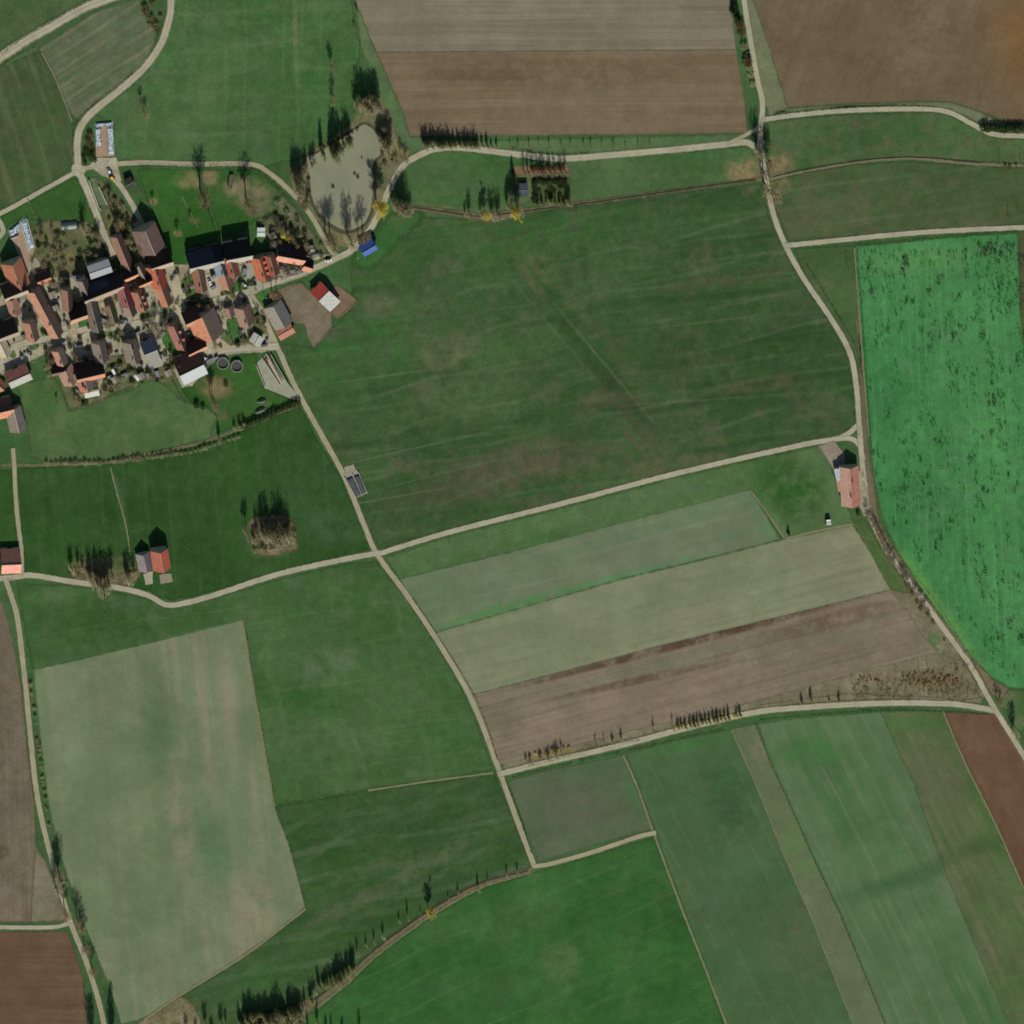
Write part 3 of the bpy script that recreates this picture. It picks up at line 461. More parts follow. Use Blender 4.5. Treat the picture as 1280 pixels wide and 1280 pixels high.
# ------------------------------------------------------------------ roads
band(0.118, 12)
M_road = road_mat('gravel_road', (170,162,140), (156,148,126), ga=0.25)
M_track = road_mat('gravel_track', (162,152,126), (150,142,116), ga=0.4)
roads = [
 ('road', [(-80,118),(-30,92),(0,72),(30,52),(60,35),(100,12),(132,-1),(190,-22),(260,-60)], 11, M_road),
 ('road', [(216,-80),(214,0),(211,25),(201,55),(180,85),(150,112),(120,136),(104,153),(97,172),(97,195),(99,214),(112,245),(125,280),(136,308),(143,322)], 8.6, M_road),
 ('farm_track', [(100,212),(60,234),(0,267),(-80,304)], 5.5, M_road),
 ('farm_track', [(-80,360),(-30,330),(-5,300),(4,288),(-4,272)], 6, M_road),
 ('farm_track', [(102,211),(135,206),(180,203),(245,205),(312,205),(335,215),(360,236),(385,264),(403,294),(413,312),(424,322)], 5.8, M_track),
 ('farm_track', [(130,210),(150,232),(165,255),(176,278),(170,282)], 6.5, M_road),
 ('road', [(308,366),(345,352),(385,338),(420,323),(440,312),(460,290),(475,264),(487,235),(503,208),(520,196),(545,186),(580,185),(640,192),(700,198),(760,194),(830,188),(900,181),(935,178.5),(950,192)], 7.6, M_road),
 ('farm_track', [(908,180),(925,172),(948,160)], 4.5, M_track),
 ('road', [(918,-80),(930,0),(938,50),(947,100),(953,130),(950,170),(953,200),(958,225),(966,265),(982,307),(1006,350),(1040,400),(1062,440),(1070,480),(1074,530),(1077,570),(1080,600),(1086,640),(1110,690),(1150,745),(1190,800),(1215,835),(1240,880),(1280,945),(1330,1030)], 6.4, M_road),
 ('farm_track', [(952,150),(975,146),(1000,143),(1060,138),(1150,136),(1185,140),(1210,152),(1240,167),(1280,170),(1350,172)], 6, M_road),
 ('farm_track', [(980,307),(1040,301),(1150,290.5),(1280,284),(1350,281)], 6, M_road),
 ('farm_track', [(468,694),(560,665.5),(700,630),(850,590.5),(1000,556.5),(1050,547),(1074,530)], 6.2, M_road),
 ('farm_track', [(1040,549),(1062,548),(1074,556),(1079,575)], 6, M_road),
 ('farm_track', [(310,364),(325,385),(336,410),(346,432),(370,485),(400,540),(430,595),(455,656),(471,692),(510,746),(550,806),(590,876),(625,966),(645,1022),(668,1083)], 6.2, M_track),
 ('farm_track', [(476,691),(440,697),(350,717),(270,743),(225,755),(205,755),(185,744),(150,735),(90,727),(40,719),(12,722),(-80,730)], 6.6, M_road),
 ('farm_track', [(6,722),(14,745),(22,775),(30,840),(38,920),(45,985),(57,1045),(75,1110),(88,1153),(108,1203),(126,1262),(140,1340)], 6.2, M_track),
 ('farm_track', [(-80,1159),(0,1159),(60,1159),(80,1156),(90,1150)], 5, M_road),
 ('farm_track', [(16,560),(18,585),(19,612),(22,650),(27,690),(27,720)], 5, M_track),
 ('road', [(622,968),(680,953.5),(780,930.5),(850,912),(940,891),(1000,884.5),(1100,879),(1190,880),(1243,888)], 7, M_road),
 ('farm_track', [(666,1083),(690,1079),(740,1065),(800,1045),(820,1041)], 5.2, M_track),
 ('road', [(-60,466),(0,441),(30,429),(70,421),(110,411),(150,408),(200,397),(240,384),(280,373),(312,364)], 8, M_road),
 ('road', [(264,440),(290,436),(320,434),(348,433)], 9, M_road)]
for nm, p, w, m in roads: ribbon(nm, p, w*1.28, m, step=3)
band(0.168, 18)
for c, r in (((98,212),10), ((472,693),9), ((1074,541),9), ((16,722),10), ((953,148),7), ((625,967),7), ((1240,882),7), ((984,307),8), ((669,1083),6), ((424,322),8), ((308,366),9)):
    sheet('road_junction', [(c[0]+r*math.cos(t*0.785)*rnd.uniform(0.75,1.05), c[1]+r*0.85*math.sin(t*0.785)*rnd.uniform(0.75,1.05)) for t in range(8)], YARD if c[0] in (98,) else M_track, smooth=True, step=2)
sheet('yard', [(112,206),(122,197),(145,197),(147,206),(152,226),(140,224),(125,218)], YARD, j=0.4)
sheet('yard', [(165,280),(178,272),(184,285),(176,292)], YARD)
M_slab = flat_mat('concrete_slab', (150,146,126), 0.2, size=3)
M_pinkslab = flat_mat('pinkish_slab', (158,134,112), 0.18, size=3)
sheet('concrete_pad', [(179,717),(191,714),(191,730),(182,731)], flat_mat('pad_pale', (160,152,132), 0.15)); sheet('concrete_pad', [(199,718),(214,716),(216,727),(201,730)], flat_mat('pad_grey', (140,128,112), 0.15))
sheet('yard', [(1024,557),(1042,551),(1056,568),(1056,586),(1042,586),(1036,577)], field_mat('yard_mauve', (124,112,100), (134,122,108)), j=0.3)
sheet('yard', [(1072,590),(1079,585),(1084,625),(1088,640),(1080,645),(1074,632)], YARD, j=0.3)
sheet('concrete_pad', [(430,584),(442,580),(446,590),(433,598)], M_slab)

band(0.2, 16)
YD = [field_mat('yard_grey', (140,138,124), (152,148,132), patch=(116,112,96), pa=0.5, psize=4, big=10), field_mat('yard_tan', (160,144,114), (170,154,126), patch=(128,118,92), pa=0.5, psize=4, big=10), field_mat('yard_pale', (176,164,138), (166,156,132), patch=(140,132,108), pa=0.4, psize=5, big=10), field_mat('yard_cluttered', (116,108,92), (132,122,104), patch=(88,84,70), pa=0.7, psize=2.5, big=8, fine=0.25)]
for k, p in ((0,[(20,377),(33,372),(42,398),(30,408),(24,394)]), (2,[(48,396),(58,400),(64,416),(56,420)]), (1,[(84,396),(92,403),(98,422),(86,424)]), (1,[(125,378),(137,374),(146,406),(132,410)]), (0,[(146,372),(151,366),(166,402),(158,408)]), (2,[(212,348),(222,344),(234,374),(238,392),(226,398),(218,380)]), (2,[(256,344),(274,336),(280,366),(262,372)]),
    (0,[(296,332),(320,326),(324,346),(330,360),(314,364),(302,342)]), (3,[(348,328),(380,332),(378,341),(356,347)]), (3,[(234,412),(246,406),(254,426),(240,436)]), (1,[(268,420),(278,424),(290,434),(270,438)]), (3,[(126,436),(134,432),(140,450),(130,456)]), (0,[(60,430),(70,428),(72,438),(64,440)]), (2,[(98,420),(112,414),(116,426),(102,436)])):
    sheet('yard', p, YD[k], j=0.4, step=2)
# ================================================================== BUILDINGS
M_wall = flat_mat('plaster_wall', (176,168,148), 0.15, size=2); M_wallb = flat_mat('timber_wall', (96,80,62), 0.25); M_glass = flat_mat('window_glass', (40,48,56), 0.2, 0.1, 0.6)
M_frame = flat_mat('window_frame', (196,192,182), 0.1); M_door = flat_mat('door_wood', (84,62,44), 0.3); M_brick = flat_mat('chimney_brick', (130,92,76), 0.3)
M_pv = striped_mat('solar_panels', (24,34,58), (34,46,74), 'X', 1.0); M_white = flat_mat('white_metal', (196,198,196), 0.1, 0.5)
M_concrete = flat_mat('concrete_wall', (158,156,144), 0.2)
_wallm = {}; FOOT = []
def wallm(c):
    if c not in _wallm: _wallm[c] = flat_mat('wall_render', c, 0.15, size=2)
    return _wallm[c]
def house(r1, r2, w, hr, col, label, colr=None, name='farmhouse', cat='house', pitch=46, wl=None, wr=None, wall=(180,170,150), chim=0, dorm=0, cap=(150,140,126), win=2, pv=None, over=0.35, hip=0):
    """r1, r2: ridge ends seen in the photo; w: width in photo pixels; hr: ridge height in metres; colours of left/right slope, mostly with sun and shade painted in"""
    a = Vector(hp(r1[0], r1[1], hr)); b = Vector(hp(r2[0], r2[1], hr))
    FOOT.append((a.copy(), b.copy(), max(wl or w/2, wr or w/2)*U+1.2))
    d = b-a; L = d.length; mid = (a+b)/2; rz = math.atan2(d.y, d.x)
    hl = (wl if wl else w/2)*U; hR = (wr if wr else w/2)*U      # left = +v side (left of a->b)
    tp = math.tan(R(pitch)); tp = min(tp, (hr-2.4)/max(hl, hR))
    zl, zr = hr-hl*tp, hr-hR*tp
    t = empty(name, (mid.x, mid.y, 0), rz); tag(t, label, cat)
    x0, x1 = -L/2, L/2
    e = 0.25
    m = MB()
    prof = [(-hR+e, 0), (hl-e, 0), (hl-e, zl+e*tp-0.22), (0, hr-0.22), (-hR+e, zr+e*tp-0.22)]
    n = 5
    vs = [(x0+e, y, z) for y, z in prof]+[(x1-e, y, z) for y, z in prof]
    m.add(vs, [(0,1,2,3,4)][::1] and [tuple(range(4,-1,-1)), tuple(range(5,10))]+[(i, (i+1)%5, 5+(i+1)%5, 5+i) for i in range(5)])
    wo = m.build('wall', wallm(wall) if isinstance(wall, tuple) else wall, t)
    # roof slabs
    th = 0.16; g = 0.3
    def slope(sgn, half, ze):
        y1 = sgn*(half+over); zz = hr-(half+over)*tp
        hx = hip
        A = [(x0-g+hx, 0, hr), (x1+g-hx, 0, hr), (x1+g, y1, zz), (x0-g, y1, zz)]
        nx = Vector((0, sgn*tp, 1)).normalized()*th
        B = [tuple(Vector(p)-nx) for p in A]
        B[0] = (A[0][0], 0, hr-th*1.3); B[1] = (A[1][0], 0, hr-th*1.3)
        f = [(0,1,2,3),(7,6,5,4),(2,1,5,6),(3,2,6,7),(0,3,7,4)]
        if sgn > 0: pass
        else: f = [tuple(reversed(q)) for q in f]
        return A+B, f
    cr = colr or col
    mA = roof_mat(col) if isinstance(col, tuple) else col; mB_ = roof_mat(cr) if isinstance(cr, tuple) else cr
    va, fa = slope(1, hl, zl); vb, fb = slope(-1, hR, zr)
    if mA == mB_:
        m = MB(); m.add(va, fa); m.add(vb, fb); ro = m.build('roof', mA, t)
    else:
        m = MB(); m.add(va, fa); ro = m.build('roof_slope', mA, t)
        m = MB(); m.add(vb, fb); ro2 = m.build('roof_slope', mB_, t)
    m = MB(); m.cyl((x0-g, 0, hr+0.02), (x1+g, 0, hr+0.02), 0.2, 0.2, 6); m.build('ridge_cap', flatc(cap), ro)
    for k in range(chim):
        cxp = x0+L*(0.3+0.4*k)+rnd.uniform(-0.5, 0.5); cy = 0.9 if k % 2 == 0 else -0.8
        m = MB(); m.box(cxp-0.35, cxp+0.35, cy-0.35, cy+0.35, hr-abs(cy)*tp-0.6, hr+0.9); m.box(cxp-0.42, cxp+0.42, cy-0.42, cy+0.42, hr+0.9, hr+1.02)
        m.build('chimney', M_brick, ro)
    for k in range(abs(dorm)):
        sg = 1 if dorm > 0 else -1
        cxp = x0+L*(k+1)/(abs(dorm)+1); y = sg*hl*0.55; z = hr-abs(y)*tp
        m = MB(); m.box(cxp-0.7, cxp+0.7, min(y, y+sg*0.9), max(y, y+sg*0.9), z-0.9, z+0.55, 0)
        m.box(cxp-0.85, cxp+0.85, min(y-sg*0.7, y+sg*1.05), max(y-sg*0.7, y+sg*1.05), z+0.552, z+0.68, 1); m.build('dormer', [M_glass, mA], ro)
    if pv:
        sg, u0, u1, v0, v1 = pv; hh = hl if sg > 0 else hR
        q = []
        for u, v in ((u0, v0), (u1, v0), (u1, v1), (u0, v1)):
            y = sg*hh*v; q.append(Vector((x0+L*u, y, hr-abs(y)*tp)))
        nx = Vector((0, sg*tp, 1)).normalized()
        vs = [tuple(p+nx*0.05) for p in q]+[tuple(p+nx*0.14) for p in q]
        f = [(4,5,6,7),(0,1,5,4),(1,2,6,5),(2,3,7,6),(3,0,4,7)]
        if sg < 0: pass
        m = MB(); m.add(vs, f if sg < 0 else [tuple(reversed(k)) for k in f]); m.build('solar_panel', M_pv, ro)
    # windows and doors
    def winbox(xc, y, z, ww, hh_, along=True, sg=1):
        m = MB()
        if along:
            y0, y1 = (y-0.05, y+0.06) if sg > 0 else (y-0.06, y+0.05)
            m.box(xc-ww/2, xc+ww/2, y0, y1, z-hh_/2, z+hh_/2); f = m.build('window', M_frame, t)
            m = MB(); yy = y+sg*0.065; m.box(xc-ww/2+0.1, xc+ww/2-0.1, yy-0.02, yy+0.02, z-hh_/2+0.1, z+hh_/2-0.1); m.build('pane', M_glass, f)
        else:
            x = xc; x_0, x_1 = (x-0.05, x+0.06) if sg > 0 else (x-0.06, x+0.05)
            m.box(x_0, x_1, y-ww/2, y+ww/2, z-hh_/2, z+hh_/2); f = m.build('window', M_frame, t)
            m = MB(); xx = x+sg*0.065; m.box(xx-0.02, xx+0.02, y-ww/2+0.1, y+ww/2-0.1, z-hh_/2+0.1, z+hh_/2-0.1); m.build('pane', M_glass, f)
    if win:
        for sg, hh in ((1, hl), (-1, hR)):
            for k in range(win):
                winbox(x0+L*(k+0.7)/(win+0.4), sg*(hh-e), min(1.5, hr-hh*tp-0.8), 1.0, 1.1, True, sg)
        for sg, x in ((-1, x0+e), (1, x1-e)):
            for yy in (-min(hl, hR)*0.4, min(hl, hR)*0.4): winbox(x, yy, 1.5 if hr < 6 else 3.0, 1.0, 1.2, False, sg)
        m = MB(); y = hl-e; m.box(-0.55, 0.55, y-0.05, y+0.07, 0, 2.05); dd = m.build('door', M_door, t)
        m = MB(); m.box(0.36, 0.44, y+0.07, y+0.12, 0.95, 1.1); m.build('handle', M_white, dd)
    else:
        m = MB(); hd = min(3.4, (hr-hl*tp)*0.85); y = hl-e; m.box(-1.8, 1.8, y-0.05, y+0.07, 0, hd); m.build('barn_door', M_door, t)
        m = MB(); y = -hR+e; m.box(-1.6, 1.6, y-0.07, y+0.05, 0, min(3.2, (hr-hR*tp)*0.85)); m.build('barn_door', M_door, t)
    return t
_fc = {}
def flatc(c):
    if c not in _fc: _fc[c] = flat_mat('trim', c, 0.15)
    return _fc[c]
def barn(*a, **k):
    k.setdefault('name', 'barn'); k.setdefault('cat', 'barn'); k.setdefault('win', 0)
    if 'pitch' not in k or k['pitch'] >= 45:
        a = list(a); a[2] *= 0.86; k['pitch'] = 52
    return house(*a, **k)
OR, ORD, PK, BR, GR, DK = (186,118,88), (150,88,66), (172,128,110), (126,96,80), (126,120,110), (82,68,58)
GBR = (108,92,82); RED = (150,66,56); MAU = (124,102,94); TAN = (164,140,116)
# ridge order chosen so that the first (left) slope lies on the side named first: a->b heading south => left = east; most colour pairs paint a lit and a shaded slope
# -- west end of the village
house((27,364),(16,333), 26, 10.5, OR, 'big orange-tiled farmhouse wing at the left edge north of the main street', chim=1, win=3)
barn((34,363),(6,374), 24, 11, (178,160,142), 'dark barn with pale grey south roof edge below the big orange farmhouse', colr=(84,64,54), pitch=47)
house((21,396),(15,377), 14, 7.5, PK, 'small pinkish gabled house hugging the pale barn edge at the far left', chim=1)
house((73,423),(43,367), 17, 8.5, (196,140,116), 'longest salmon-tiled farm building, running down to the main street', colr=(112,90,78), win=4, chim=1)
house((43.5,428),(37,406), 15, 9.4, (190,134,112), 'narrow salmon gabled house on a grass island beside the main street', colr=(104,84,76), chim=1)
barn((23,415),(-6,426), 26, 11, (160,146,126), 'dark-shaded barn with tan roof edge cut by the left picture edge above the street', colr=(66,56,50))
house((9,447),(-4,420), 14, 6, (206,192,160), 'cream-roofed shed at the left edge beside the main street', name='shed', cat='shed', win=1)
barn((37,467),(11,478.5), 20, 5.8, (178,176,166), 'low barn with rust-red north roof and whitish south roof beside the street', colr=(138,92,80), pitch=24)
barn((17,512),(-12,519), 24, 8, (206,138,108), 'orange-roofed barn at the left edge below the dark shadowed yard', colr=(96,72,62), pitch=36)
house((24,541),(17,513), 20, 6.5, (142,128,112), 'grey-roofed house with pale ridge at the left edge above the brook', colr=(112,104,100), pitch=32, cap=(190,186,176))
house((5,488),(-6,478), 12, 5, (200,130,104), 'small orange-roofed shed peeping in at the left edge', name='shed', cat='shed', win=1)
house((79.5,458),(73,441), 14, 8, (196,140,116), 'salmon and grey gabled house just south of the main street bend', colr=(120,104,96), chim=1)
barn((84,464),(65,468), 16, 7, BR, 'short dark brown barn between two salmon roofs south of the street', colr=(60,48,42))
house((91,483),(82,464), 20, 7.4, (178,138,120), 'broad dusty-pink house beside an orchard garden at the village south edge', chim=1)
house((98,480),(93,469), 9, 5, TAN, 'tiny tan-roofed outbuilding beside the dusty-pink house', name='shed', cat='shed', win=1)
barn((131,467),(97,475), 28, 11.2, (204,136,104), 'large dark-shaded barn with a thin orange south edge near the garden', colr=(58,46,42), pitch=48)
house((129,455),(124,432), 17, 8.5, (148,136,124), 'grey gabled house with dark east roof beside the dark-shaded barn', colr=(92,84,82), chim=1)
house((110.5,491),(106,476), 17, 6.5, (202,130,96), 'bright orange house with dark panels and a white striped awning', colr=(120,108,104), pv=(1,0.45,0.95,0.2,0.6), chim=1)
# -- middle
barn((154,358),(106,377), 30, 11.8, (168,144,122), 'very long dark-shaded barn with tan south edge in the middle of the village', colr=(54,48,50), pitch=48, pv=(-1,0.3,0.85,0.35,0.9))
barn((109,394),(89,401), 26, 10.5, (196,146,120), 'dark-shaded barn with salmon south edge above a small lawn', colr=(56,46,42), pitch=48)
house((86,390),(84,365), 12, 9, (178,128,106), 'narrow salmon roof strip standing among dark-shaded barn roofs', colr=(70,56,50))
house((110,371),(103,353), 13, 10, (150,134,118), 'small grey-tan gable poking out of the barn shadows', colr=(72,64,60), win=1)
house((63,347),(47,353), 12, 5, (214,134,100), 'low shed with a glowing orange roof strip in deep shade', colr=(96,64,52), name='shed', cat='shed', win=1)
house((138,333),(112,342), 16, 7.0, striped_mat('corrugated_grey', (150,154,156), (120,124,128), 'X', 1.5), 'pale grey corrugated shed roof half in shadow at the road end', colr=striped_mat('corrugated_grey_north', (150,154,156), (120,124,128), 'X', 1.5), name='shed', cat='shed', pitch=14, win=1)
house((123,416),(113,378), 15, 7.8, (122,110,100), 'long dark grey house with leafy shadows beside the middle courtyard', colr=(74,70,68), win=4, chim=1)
house((143.5,405),(137,384), 11, 4.6, (128,108,90), 'low brown shed with a dark olive east roof in the courtyard', colr=(58,56,36), name='shed', cat='shed', win=1)
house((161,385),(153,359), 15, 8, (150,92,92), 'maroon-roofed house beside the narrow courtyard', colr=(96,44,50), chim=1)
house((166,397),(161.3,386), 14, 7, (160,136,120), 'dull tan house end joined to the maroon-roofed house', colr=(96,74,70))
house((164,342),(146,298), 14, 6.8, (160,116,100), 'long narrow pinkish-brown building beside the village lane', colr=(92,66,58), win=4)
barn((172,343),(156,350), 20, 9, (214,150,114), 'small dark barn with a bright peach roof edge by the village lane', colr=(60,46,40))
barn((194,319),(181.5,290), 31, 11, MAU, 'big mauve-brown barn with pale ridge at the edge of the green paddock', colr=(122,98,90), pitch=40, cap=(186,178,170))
barn((216,327.5),(190,336), 26, 11, (176,160,142), 'dark-shaded barn with pale south edge attached to the mauve barn', colr=(58,44,40))
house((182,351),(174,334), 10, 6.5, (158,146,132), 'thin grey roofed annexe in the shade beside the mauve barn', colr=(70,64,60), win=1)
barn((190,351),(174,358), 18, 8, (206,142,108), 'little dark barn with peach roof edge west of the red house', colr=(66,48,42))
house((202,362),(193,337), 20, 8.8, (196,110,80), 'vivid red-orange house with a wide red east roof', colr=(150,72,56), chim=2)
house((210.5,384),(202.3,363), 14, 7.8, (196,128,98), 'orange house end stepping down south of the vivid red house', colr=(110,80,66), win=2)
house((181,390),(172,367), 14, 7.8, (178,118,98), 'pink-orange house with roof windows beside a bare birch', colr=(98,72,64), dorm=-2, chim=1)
# -- east half
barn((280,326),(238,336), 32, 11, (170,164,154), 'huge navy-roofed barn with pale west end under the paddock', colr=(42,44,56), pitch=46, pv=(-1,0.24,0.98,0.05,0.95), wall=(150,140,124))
barn((316,319.5),(284,325.5), 30, 12.4, (172,166,154), 'tall dark-shaded barn east of the navy-roofed barn, casting a pointed shadow', colr=(52,44,42), pitch=46)
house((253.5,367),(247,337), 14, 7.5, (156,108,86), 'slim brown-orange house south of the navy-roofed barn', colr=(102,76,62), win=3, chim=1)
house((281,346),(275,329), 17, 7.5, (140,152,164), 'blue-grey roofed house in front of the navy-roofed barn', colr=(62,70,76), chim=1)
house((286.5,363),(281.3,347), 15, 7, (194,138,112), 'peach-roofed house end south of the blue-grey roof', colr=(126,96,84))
house((294,348),(287,325), 15, 8.2, (168,98,76), 'rust-red house squeezed beside the tall dark-shaded barn', colr=(124,74,60), chim=1)
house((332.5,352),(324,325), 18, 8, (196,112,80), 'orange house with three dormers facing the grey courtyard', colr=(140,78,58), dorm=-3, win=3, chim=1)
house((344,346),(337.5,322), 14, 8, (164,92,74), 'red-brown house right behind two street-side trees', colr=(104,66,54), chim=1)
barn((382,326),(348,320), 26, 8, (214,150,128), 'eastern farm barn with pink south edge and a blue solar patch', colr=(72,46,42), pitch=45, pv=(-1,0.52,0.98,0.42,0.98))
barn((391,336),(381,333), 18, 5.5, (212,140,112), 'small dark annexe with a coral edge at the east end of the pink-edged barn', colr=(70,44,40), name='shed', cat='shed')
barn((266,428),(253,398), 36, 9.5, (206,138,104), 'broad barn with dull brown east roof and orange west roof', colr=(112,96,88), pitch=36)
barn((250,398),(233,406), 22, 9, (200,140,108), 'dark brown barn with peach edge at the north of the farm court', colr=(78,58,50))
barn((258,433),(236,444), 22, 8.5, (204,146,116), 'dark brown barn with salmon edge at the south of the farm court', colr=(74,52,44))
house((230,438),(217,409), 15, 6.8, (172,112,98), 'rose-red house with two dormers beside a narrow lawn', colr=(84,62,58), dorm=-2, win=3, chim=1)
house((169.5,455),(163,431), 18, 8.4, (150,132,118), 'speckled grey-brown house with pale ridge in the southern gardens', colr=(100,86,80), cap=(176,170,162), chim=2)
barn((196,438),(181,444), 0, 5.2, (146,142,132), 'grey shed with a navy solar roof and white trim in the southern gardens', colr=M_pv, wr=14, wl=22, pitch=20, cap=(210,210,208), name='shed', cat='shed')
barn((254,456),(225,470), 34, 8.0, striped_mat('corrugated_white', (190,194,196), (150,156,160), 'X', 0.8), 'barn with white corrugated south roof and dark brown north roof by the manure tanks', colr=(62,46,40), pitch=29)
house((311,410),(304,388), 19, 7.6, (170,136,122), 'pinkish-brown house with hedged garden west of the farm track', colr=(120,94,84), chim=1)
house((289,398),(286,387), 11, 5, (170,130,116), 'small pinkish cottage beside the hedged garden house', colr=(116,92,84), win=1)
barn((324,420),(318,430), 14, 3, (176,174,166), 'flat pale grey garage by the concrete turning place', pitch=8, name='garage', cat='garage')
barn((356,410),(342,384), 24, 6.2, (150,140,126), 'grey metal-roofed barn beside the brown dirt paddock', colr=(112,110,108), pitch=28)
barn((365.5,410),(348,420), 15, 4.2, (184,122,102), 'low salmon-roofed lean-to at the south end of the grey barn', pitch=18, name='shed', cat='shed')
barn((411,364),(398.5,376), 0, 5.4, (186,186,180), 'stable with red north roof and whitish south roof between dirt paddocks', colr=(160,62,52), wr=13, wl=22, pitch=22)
barn((469,307),(453,316), 14, 5.5, (70,104,176), 'blue-roofed shelter with white gable by the pond road', colr=(58,92,170), pitch=26, wall=(214,216,216), name='shelter', cat='shelter')
house((1066,635),(1063,587), 23, 7.2, (196,152,132), 'long salmon-tiled farmhouse standing alone beside the bright green field', colr=(178,120,102), pitch=30, win=5, chim=2, cap=(176,120,98))
barn((1054,600),(1051,586), 15, 4.0, (178,184,190), 'whitish lean-to shed against the lone salmon farmhouse', pitch=10, name='shed', cat='shed')
barn((1056,614),(1054,602), 14, 4.0, (186,140,118), 'small pink-tiled annexe on the west side of the lone farmhouse', pitch=16, name='shed', cat='shed')
barn((184,716),(179.5,695.5), 17, 6.0, (150,140,138), 'grey-roofed barn standing left of the orange barn in the dark pasture', colr=(112,104,112), pitch=42)
barn((204,716),(200.5,692.5), 21, 9.6, (190,112,88), 'orange-roofed barn standing right of the grey barn in the dark pasture', colr=(180,92,74), pitch=38, cap=(200,150,130))
barn((26.5,705.5),(3,706.5), 30, 7.2, (228,158,138), 'brown barn with bright pink south roof at the left-edge crossroads', colr=(156,108,94), pitch=30)
barn((659.5,238),(648.5,238), 15, 3.0, (62,74,84), 'blue-grey roofed hut inside the walled orchard', pitch=16, name='hut', cat='hut')
barn((166,228),(158,232), 12, 3.8, (60,58,56), 'small black-roofed shed beside the gravel yard lane', pitch=20, name='shed', cat='shed')
barn((1038,652.5),(1033.5,653), 5, 2.2, (206,206,200), 'little white field shelter on the lawn edge by the pale strip', pitch=12, name='shelter', cat='shelter')
barn((331,290.5),(322,290.5), 10, 2.6, (196,206,198), 'small white greenhouse roof in the shady eastern garden', pitch=16, name='greenhouse', cat='greenhouse')
house((104,348),(95,351), 10, 2.8, (120,128,130), 'pale grey garden hut north of the barn row', name='shed', cat='shed', win=1, pitch=14)
# striped awning
a = empty('awning', hp(115,493,2.6)+(0,), R(12)); tag(a, 'white striped awning at the south end of the bright orange house', 'awning')
m = MB(); m.add([(-4.6,-1.7,2.5),(4.6,-1.7,2.5),(4.6,1.7,3.0),(-4.6,1.7,3.0),(-4.6,-1.7,2.42),(4.6,-1.7,2.42),(4.6,1.7,2.92),(-4.6,1.7,2.92)], [(0,1,2,3),(7,6,5,4),(0,4,5,1),(1,5,6,2),(2,6,7,3),(3,7,4,0)]); m.build('awning_roof', striped_mat('awning_cloth', (214,212,204), (120,124,112), 'X', 0.35), a)
for sx in (-4.4, 4.4):
    m = MB(); m.cyl((sx,-1.6,0), (sx,-1.6,2.45), 0.06, 0.06, 6); m.build('post', M_white, a)
# manure tanks
for i, (px, py) in enumerate(((278,453),(295.5,456.5))):
    x, y = gp(px, py); t = empty('manure_tank', (x, y, 0)); tag(t, 'round dark manure tank with concrete rim, %s of the pair' % ('west one' if i == 0 else 'east one'), 'tank', 'round manure tanks')
    m = MB(); n = 32; ro, ri, h = 3.7, 3.4, 1.6
    vs = []
    for r_, z in ((ro,0),(ro,h),(ri,h),(ri,0.1)): vs += [(r_*math.cos(6.2832*k/n), r_*math.sin(6.2832*k/n), z) for k in range(n)]
    m.add(vs, [(r_*n+k, r_*n+(k+1)%n, (r_+1)*n+(k+1)%n, (r_+1)*n+k) for r_ in range(3) for k in range(n)]); m.build('rim', M_concrete, t)
    m = MB(); m.cyl((0,0,0.1),(0,0,0.8), ri-0.01, ri-0.01, n); m.build('slurry', flat_mat('slurry', (42,38,32), 0.2, 0.5, 0.3), t)
    m = MB(); m.cyl((1.5,3.9,0),(1.5,3.9,1.9),0.12,0.12,6); m.cyl((1.5,3.9,1.9),(1.2,2.9,1.7),0.1,0.1,6); m.build('pipe', M_white, t)
# ------------------------------------------------------------------ bunker silos
M_tyre = tarp_mat('tyre_tarp', (60,70,84), (176,188,196), 1.0, 0.42); M_black = tarp_mat('black_tarp', (34,42,48), (48,58,64), 0.5, 0.3)
def quadprism(name, pts, z0, zs, mat, parent, loc, wav=0.0):
    """heap: polygon of photo pixels with heights, top subdivided"""
    P = [gp(*p) for p in pts]
    n = 8; vs = []; fs = []
    for i in range(n+1):
        for j in range(n+1):
            u, v = i/n, j/n
            x = (P[0][0]*(1-u)+P[1][0]*u)*(1-v)+(P[3][0]*(1-u)+P[2][0]*u)*v
            y = (P[0][1]*(1-u)+P[1][1]*u)*(1-v)+(P[3][1]*(1-u)+P[2][1]*u)*v
            ed = min(u, 1-u, v, 1-v)
            z = z0+zs*min(1, ed*5+0.3)+rnd.uniform(-wav, wav)
            if ed == 0: z = z0+0.02 if wav >= 0 else z
            vs.append((x-loc[0], y-loc[1], z))
    for i in range(n):
        for j in range(n):
            k = i*(n+1)+j; fs.append((k, k+1, k+n+2, k+n+1))
    o = meshobj(name, vs, fs, mat, parent)
    if sum(p.normal.z for p in o.data.polygons) < 0: o.data.flip_normals()
    return o
def wallseg(p, q, h, parent, loc, th=0.35, mat=None, name='wall'):
    a, b = Vector(gp(*p)), Vector(gp(*q)); d = (b-a).normalized(); nn = Vector((-d.y, d.x))*th/2
    lo = Vector(loc[:2]); pts = [a+nn-lo, b+nn-lo, b-nn-lo, a-nn-lo]
    vs = [(p_.x, p_.y, 0) for p_ in pts]+[(p_.x, p_.y, h) for p_ in pts]
    m = MB(); m.add(vs, [(3,2,1,0),(4,5,6,7),(0,1,5,4),(1,2,6,5),(2,3,7,6),(3,0,4,7)])
    o = m.build(name, mat or M_concrete, parent)
    bm = bmesh.new(); bm.from_mesh(o.data); bmesh.ops.recalc_face_normals(bm, faces=bm.faces); bm.to_mesh(o.data); bm.free(); return o
